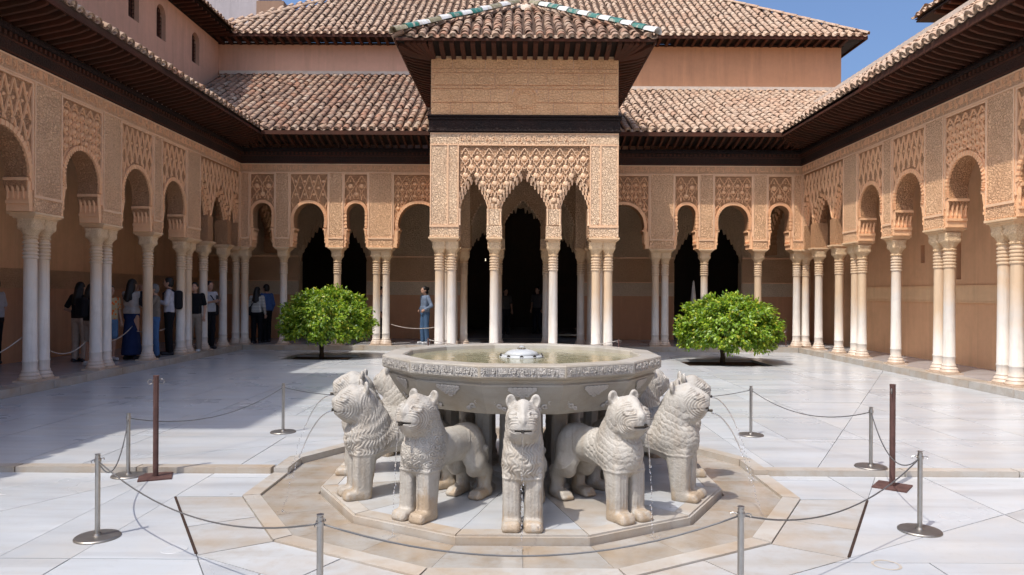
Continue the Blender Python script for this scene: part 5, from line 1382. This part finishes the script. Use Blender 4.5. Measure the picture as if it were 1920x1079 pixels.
rope(1,2,.16,'grey cable running back to the far left stanchion'); rope(2,8,.16,'grey cable from the far left stanchion behind the left lions'); rope(8,9,.15,'grey cable hidden behind the fountain')
def rust_post(x,y,z,h,lab,rz=.4,base=True,w_=.024):
    t=thing('rusted_post',lab,'post',(x,y,z),rz,'rusted steel posts')
    mk('post',MB().prism([(w_*math.cos(a+.39),w_*math.sin(a+.39)) for a in np.arange(8)*math.pi/4],.01,h-.012).prism([(w_*1.05*math.cos(a+.39),w_*1.05*math.sin(a+.39)) for a in np.arange(8)*math.pi/4],h-.012,h),M_rust,t)
    if base: mk('base_plate',MB().box(-.135,.135,-.135,.135,0,.012),M_rust,t)
    for s_ in (-1,1): mk('ring',MB().tube([(s_*(w_+.022+.02*math.cos(a)),0,h-.055+.022*math.sin(a)) for a in np.linspace(0,2*math.pi,11)],.0035,5),M_steelb,t)
    return t
rust_post(-3.31,6.42,-.05,.905,'tall rusted square-footed post on the left of the fountain'); rust_post(3.13,6.22,-.05,.885,'tall rusted square-footed post on the right of the fountain',.9)
GP=[(-2.03,15.72,'thin rusted rope post at the left front of the pavilion'),(2.11,15.72,'thin rusted rope post at the right front of the pavilion'),(7.55,20.55,'thin rusted rope post right of the right orange tree')]
for x,y,l in GP: rust_post(x,y,ZP-.002 if y>15.9 else 0,.50 if y>15.9 else .62,l,.2,False,.016)
def rope2(a,b,sag,lab):
    o=mk('rope',MB().tube(catenary((0,0,0),tuple(Vector(b)-Vector(a)),sag,16),.009,6),plain('pale_rope',(.42,.37,.32),.8) if 'pale_rope' not in bpy.data.materials else bpy.data.materials['pale_rope'],None,a,smooth=True); tag(o,lab,'rope','pale ropes of the galleries')
rope2((-2.03,15.72,.58),(2.11,15.72,.58),.20,'pale rope sagging across the front of the pavilion')
rope2((-3.7,20.45,.72),(-2.0,17.0,.80),.08,'pale rope beside the woman in the denim jacket')
rope2((7.55,20.55,.55),(6.7,20.3,.30),.03,'short pale rope hanging right of the right tree')
rope2((-8.1,12.1,.72),(-8.15,13.5,.66),.2,'pale rope between the nearest left column pairs')
rope2((-8.1,13.9,.62),(-8.3,15.4,.86),.10,'pale rope between the paired and the single left column')
rope2((-8.1,10.2,.5),(-8.1,11.7,.86),.10,'pale rope at the left picture edge')
rope2((-8.25,15.5,.75),(-8.2,16.9,.80),.08,'pale rope behind the man in the white shirt')
# small lit lamps in the dark hall
lm=NT('lamp_glow'); lm.b.inputs['Emission Color'].default_value=(1,.85,.6,1); lm.b.inputs['Emission Strength'].default_value=1.2
for x,z in ((-1.18,2.72),(-.98,2.72),(-.98,2.52)):
    o=mk('lamp',MB().lathe([(0,-.024),(.016,-.014),(.022,0),(.016,.014),(0,.024)],8,cap=False).lathe([(.012,.03),(.012,.06)],6),lm.m,None,(x,24.6,z)); tag(o,{(-1.18,2.72):'tiny lit lamp in the dark hall, left of the upper two',(-.98,2.72):'tiny lit lamp in the dark hall, right of the upper two',(-.98,2.52):'tiny lit lamp in the dark hall, below the other two'}[(x,z)],'lamp','lamps in the dark hall')
for x,z in ((-1.18,2.72),):
    pass
# stone finial seen through the right hand arch
o=mk('stone_pinnacle',MB().lathe([(.10,0),(.10,.5),(.07,.55),(.09,.6),(.06,.9),(.075,1.0),(.05,1.2),(.03,1.4),(0,1.46)],10,cap=False),M_orn,None,(5.17,21.6,ZP)); o.scale=(1.1,1.1,1.3); tag(o,'pale pointed stone behind the right orange tree','stone')

# ------------------------------------------------------------------ people
MATC={}
def cloth(col,rough=.85):
    key=tuple(col)
    if key not in MATC: MATC[key]=plain('cloth_%d'%len(MATC),col,rough,.15,0,.12,14)
    return MATC[key]
M_skin=plain('skin',(.45,.26,.18),.55,.35,0,.05); M_hair=plain('dark_hair',(.012,.010,.009),.5,.4,0,.3,30); M_grey=plain('grey_hair',(.16,.15,.145),.6,.3,0,.3,30)
M_shoe=plain('shoe',(.03,.03,.035),.6); M_shoew=plain('white_shoe',(.5,.5,.5),.6)
def striped():
    s=NT('striped_cloth',.85,.15); c=s.coords(); z=s.sep(c)[2]; m=s.math('FRACT',s.math('MULTIPLY',z,22)); return s.out(s.ramp(m,[(0,(.08,.08,.09)),(.22,(.55,.52,.46))],'CONSTANT'))
def flowered():
    s=NT('flowered_cloth',.85,.15); c=s.coords(rand=True); v=s.voro(c,14,'F1'); return s.out(s.ramp(v,[(0,(.65,.12,.03)),(.35,(.6,.25,.05)),(.42,(.42,.34,.2)),(.8,(.4,.33,.22))],'CONSTANT'))
def person(label,x,y,rz,H=1.7,z=ZP,shirt=(.5,.5,.5),legs=(.02,.02,.025),hair='short',haircol=None,sleeve='short',pose='stand',skirt=False,shorts=False,bag=None,shoe=None,shirtmat=None,lean=0.,held=None,hat=None):
    k=H/1.72; t=thing('person',label,'person',(x,y,z),rz,'visitors in the arcades'); t.scale=(k,k,k)
    # joints; figure faces -y
    hip=.93; L={}
    st=.03
    feet={-1:(-.095,-.02 if pose!='walk' else -.16,.07),1:(.095,.03 if pose!='walk' else .14,.07)}
    knee={s_:(feet[s_][0]*1.02,(feet[s_][1])*.5-.02,.50) for s_ in (-1,1)}
    sh={s_:(s_*.175,lean*.5,1.40) for s_ in (-1,1)}
    arms={}
    for s_ in (-1,1):
        if pose=='phone' or (pose=='face' and s_==-1): arms[s_]=((s_*.24,-.04,1.14),(s_*.09,-.28,1.20) if pose=='phone' else (-.06,-.17,1.50))
        elif pose=='camera': arms[s_]=((s_*.25,-.12,1.18),(s_*.08,-.22,1.48))
        elif pose=='hip': arms[s_]=((s_*.30,.06,1.14),(s_*.16,-.10,1.02))
        elif pose=='point' and s_==1: arms[s_]=((.30,-.12,1.22),(.26,-.36,1.22))
        else: arms[s_]=((s_*.235,.03,1.12),(s_*.23,-.07,.88))
    hx,hy,hz=0,-.03+lean,1.60
    B=[ell((hx,hy,hz),(.074,.092,.112)),ell((hx,hy-.035,hz-.06),(.052,.05,.05)),capsule((0,lean*.7,1.42),(hx,hy+.02,1.53),.054,.05),ell((hx,hy-.095,hz-.015),(.013,.020,.022)),ell((hx,hy-.082,hz-.055),(.024,.012,.009)),
       ell((-.076,hy+.012,hz-.01),(.012,.022,.032)),ell((.076,hy+.012,hz-.01),(.012,.022,.032)),
       rbox((0,.0,1.27),(.145,.085,.17),.08),rbox((0,0,1.0),(.14,.09,.14),.08)]
    for s_ in (-1,1):
        B+=[capsule((s_*.085,0,.9),knee[s_],.082,.056),capsule(knee[s_],feet[s_],.052,.036),capsule(sh[s_],arms[s_][0],.046,.038),capsule(arms[s_][0],arms[s_][1],.036,.024)]
        e,hnd=np.array(arms[s_][0]),np.array(arms[s_][1]); d=hnd-e; d/=np.linalg.norm(d); pc=hnd+d*.045; B.append(capsule(hnd,pc+d*.02,.026,.030))
    v,f=sdf_mesh(B,.0125,.02); v=relax(v,f,1,.4); mbq=v; 
    # fingers: five short bent chains per hand, rooted in the palm, same mesh
    fv=[];ff=[]
    mb=MB()
    for s_ in (-1,1):
        e,hnd=np.array(arms[s_][0]),np.array(arms[s_][1]); d=hnd-e; d/=np.linalg.norm(d); sd=np.cross(d,(0,1,.3)); sd/=np.linalg.norm(sd)+1e-9; nn=np.cross(sd,d)
        for j,ln in enumerate((.062,.075,.08,.072)):
            o_=hnd+d*.06+sd*(-.027+.018*j); mb.tube([tuple(o_),tuple(o_+d*ln*.5+nn*.006),tuple(o_+d*ln*.85+nn*.03)],[.0095,.0085,.006],5)
        o_=hnd+d*.02-sd*.024; mb.tube([tuple(o_),tuple(o_-sd*.025+d*.028),tuple(o_-sd*.022+d*.055+nn*.012)],[.011,.0095,.007],5)
    tri=np.concatenate([f[:,[0,1,2]],f[:,[0,2,3]]]); fx=[]
    for q in mb.f:
        for i in range(1,len(q)-1): fx.append((q[0],q[i],q[i+1]))
    V=np.concatenate([v,np.array(mb.v)]); F=np.concatenate([tri,np.array(fx)+len(v)])
    link('body',np_mesh('body',V,F,M_skin),t)
    # eyes as small dark insets
    ey=MB()
    for s_ in (-1,1): ey.lathe([(.0,-.006),(.010,-.003),(.010,.003),(0,.006)],8,(s_*.032,hy-.086,hz+.012),cap=False)
    mk('eyes',ey,M_hair,t)
    def part(nm,pr,mat,h=.016,kk=.025,cuts=()):
        v,f=sdf_mesh(pr,h,kk,cuts); v=relax(v,f,1,.5); return link(nm,np_mesh(nm,v,f,mat),t)
    S=[rbox((0,.0,1.27),(.165,.105,.175),.09),ell((0,lean*.4,1.38),(.17,.095,.075)),rbox((0,0,1.03),(.158,.112,.13 if not skirt else .09),.07)]
    for s_ in (-1,1):
        e=np.array(arms[s_][0]); a=np.array(sh[s_])
        if sleeve=='short': S.append(capsule(a,a+(e-a)*.75,.062,.058))
        elif sleeve=='long': hnd=np.array(arms[s_][1]); S+=[capsule(a,e,.062,.052),capsule(e,e+(hnd-e)*.88,.052,.04)]
        else: S.append(capsule(a,a+(e-a)*.2,.056,.05))
    part('shirt',S,shirtmat or cloth(shirt))
    if skirt: T=[rbox((0,0,.95),(.15,.105,.10),.06),capsule((0,0,.85),(0,.0,.14),.135,.20)]
    else:
        T=[rbox((0,0,.93),(.152,.105,.10),.06)]
        for s_ in (-1,1):
            if shorts: kn=np.array(knee[s_]); T.append(capsule((s_*.085,0,.88),kn+(0,0,.06),.098,.088))
            else: T+=[capsule((s_*.085,0,.88),knee[s_],.098,.078),capsule(knee[s_],(feet[s_][0],feet[s_][1],.09),.078,.066)]
    part('skirt' if skirt else ('shorts' if shorts else 'trousers'),T,cloth(legs),cuts=[(rbox((0,0,-.4),(.5,.5,.5),.01),.01)] if skirt else ())
    for s_ in (-1,1):
        fx_,fy_,_=feet[s_]; v,f=sdf_mesh([rbox((fx_,fy_-.05,.038),(.047,.13,.036),.03),ell((fx_,fy_+.01,.06),(.045,.06,.045))],.012,.02); link('shoe',np_mesh('shoe',v,f,shoe or M_shoe),t)
    hc=haircol or M_hair
    Hh=[ell((hx,hy+.018,hz+.03),(.086,.098,.098)),ell((hx,hy+.04,hz-.02),(.082,.075,.09))]
    if hair=='long': Hh+=[capsule((0,hy+.07,1.58),(0,.12,1.28),.075,.055),capsule((-.05,hy+.05,1.55),(-.07,.10,1.30),.05,.04),capsule((.05,hy+.05,1.55),(.07,.10,1.30),.05,.04)]
    if hair=='bun': Hh+=[ell((hx,hy+.12,hz+.05),(.055,.05,.055)),ell((hx,hy+.09,hz-.06),(.06,.05,.06))]
    v,f=sdf_mesh(Hh,.012,.02,[(ell((hx,hy-.075,hz-.025),(.066,.075,.098)),.015)]); link('hair',np_mesh('hair',v,f,hc),t)
    if bag=='backpack':
        part('backpack',[rbox((0,.19,1.22),(.145,.08,.21),.06)],cloth((.015,.015,.018)))
        sb=MB()
        for s_ in (-1,1): sb.tube([(s_*.11,.12,1.40),(s_*.12,.0,1.47),(s_*.12,-.12,1.36),(s_*.125,-.12,1.15),(s_*.14,.0,1.05)],.016,5)
        mk('strap',sb,cloth((.015,.015,.018)),t,smooth=True)
    if bag=='shoulder':
        part('bag',[rbox((.21,.05,.98),(.05,.12,.13),.04)],cloth((.02,.018,.02)))
        mk('strap',MB().tube([(-.12,.02,1.46),(-.02,-.125,1.33),(.12,-.12,1.15),(.2,.0,1.1)],.014,5).tube([(-.12,.02,1.46),(-.02,.125,1.33),(.12,.125,1.15),(.2,.05,1.1)],.014,5),cloth((.02,.018,.02)),t,smooth=True)
    if held=='phone': mk('phone',MB().box(-.04,.04,-.33,-.322,1.21,1.36),M_shoe,t)
    if held=='paper': part('paper_fan',[rbox((.16,-.28,1.27),(.13,.012,.10),.01)],cloth((.62,.62,.64)),.012,.01)
    if held=='jacket': part('jacket',[rbox((-.27,-.05,1.30),(.10,.07,.16),.05),rbox((-.33,-.05,1.20),(.08,.06,.13),.05)],cloth((.03,.03,.035)))
    return t
def gpos(px,depth): return (px-969)*depth/1355+CAMX
def P(label,px,Y,rz,**kw): return person(label,gpos(px,Y),Y,R(rz),**kw)
P('person in black top and beige trousers with long dark hair, left of the paired columns',150,15.0,170,shirt=(.012,.012,.014),legs=(.36,.30,.25),hair='long',H=1.66,pose='hip')
P('person with black backpack and beige shorts half behind the second column pair',171,14.3,150,shirt=(.015,.015,.017),legs=(.33,.27,.22),shorts=True,hair='long',bag='backpack',H=1.62,shoe=M_shoew)
P('person in orange flowered shirt and denim shorts beside the second column pair',206,15.3,60,shirtmat=flowered(),legs=(.10,.19,.32),shorts=True,H=1.60,shoe=M_shoew)
P('woman in white blouse and long navy skirt with long black hair',247,15.6,165,shirt=(.44,.40,.37),legs=(.018,.03,.085),skirt=True,hair='long',sleeve='long',H=1.74,pose='camera',held='jacket')
P('person in grey vest and jeans holding a white paper fan beside the single column',291,16.1,-60,shirt=(.17,.145,.12),legs=(.06,.13,.27),haircol=M_grey,sleeve='short',H=1.64,pose='point',held='paper')
P('man in white shirt with dark backpack and black trousers by the single column',318,16.8,-70,shirt=(.46,.45,.48),legs=(.010,.010,.012),sleeve='long',bag='backpack',H=1.80,pose='phone',held='phone')
P('man in black shirt and beige trousers with a hand raised to his face',365,17.6,15,shirt=(.008,.008,.01),legs=(.22,.18,.145),pose='face',H=1.70,shoe=M_shoew)
P('man in white T-shirt with shoulder strap looking at his phone',392,18.6,60,shirt=(.40,.42,.46),legs=(.010,.010,.013),pose='phone',bag='shoulder',H=1.75,held='phone')
P('person seen from behind in a striped jumper near the back left corner',482,20.75,175,shirtmat=striped(),legs=(.008,.008,.01),sleeve='long',hair='long',bag='shoulder',H=1.62)
P('person in blue jacket beside the striped jumper at the back left corner',500,21.2,-120,shirt=(.05,.10,.26),legs=(.008,.008,.01),sleeve='long',H=1.70)
P('woman in pale denim jacket and jeans left of the pavilion',797,20.75,-55,shirt=(.15,.19,.26),legs=(.06,.11,.19),sleeve='long',hair='bun',H=1.66,pose='hip',shoe=M_shoew)
P('person in white sleeves cut by the left picture edge',-9,14.3,-90,shirt=(.42,.44,.50),legs=(.012,.012,.016),sleeve='short',H=1.72)
P('dim visitor in a white top inside the dark hall left of the door axis',948,25.8,20,shirt=(.09,.08,.075),legs=(.02,.02,.03),H=1.65)
P('dim visitor in a pale top inside the dark hall right of the door axis',1008,26.5,-30,shirt=(.08,.075,.08),legs=(.02,.02,.03),H=1.72)
P('person in white between the paired columns right of the left orange tree',712,21.4,90,shirt=(.5,.5,.52),legs=(.02,.02,.03),H=1.66)
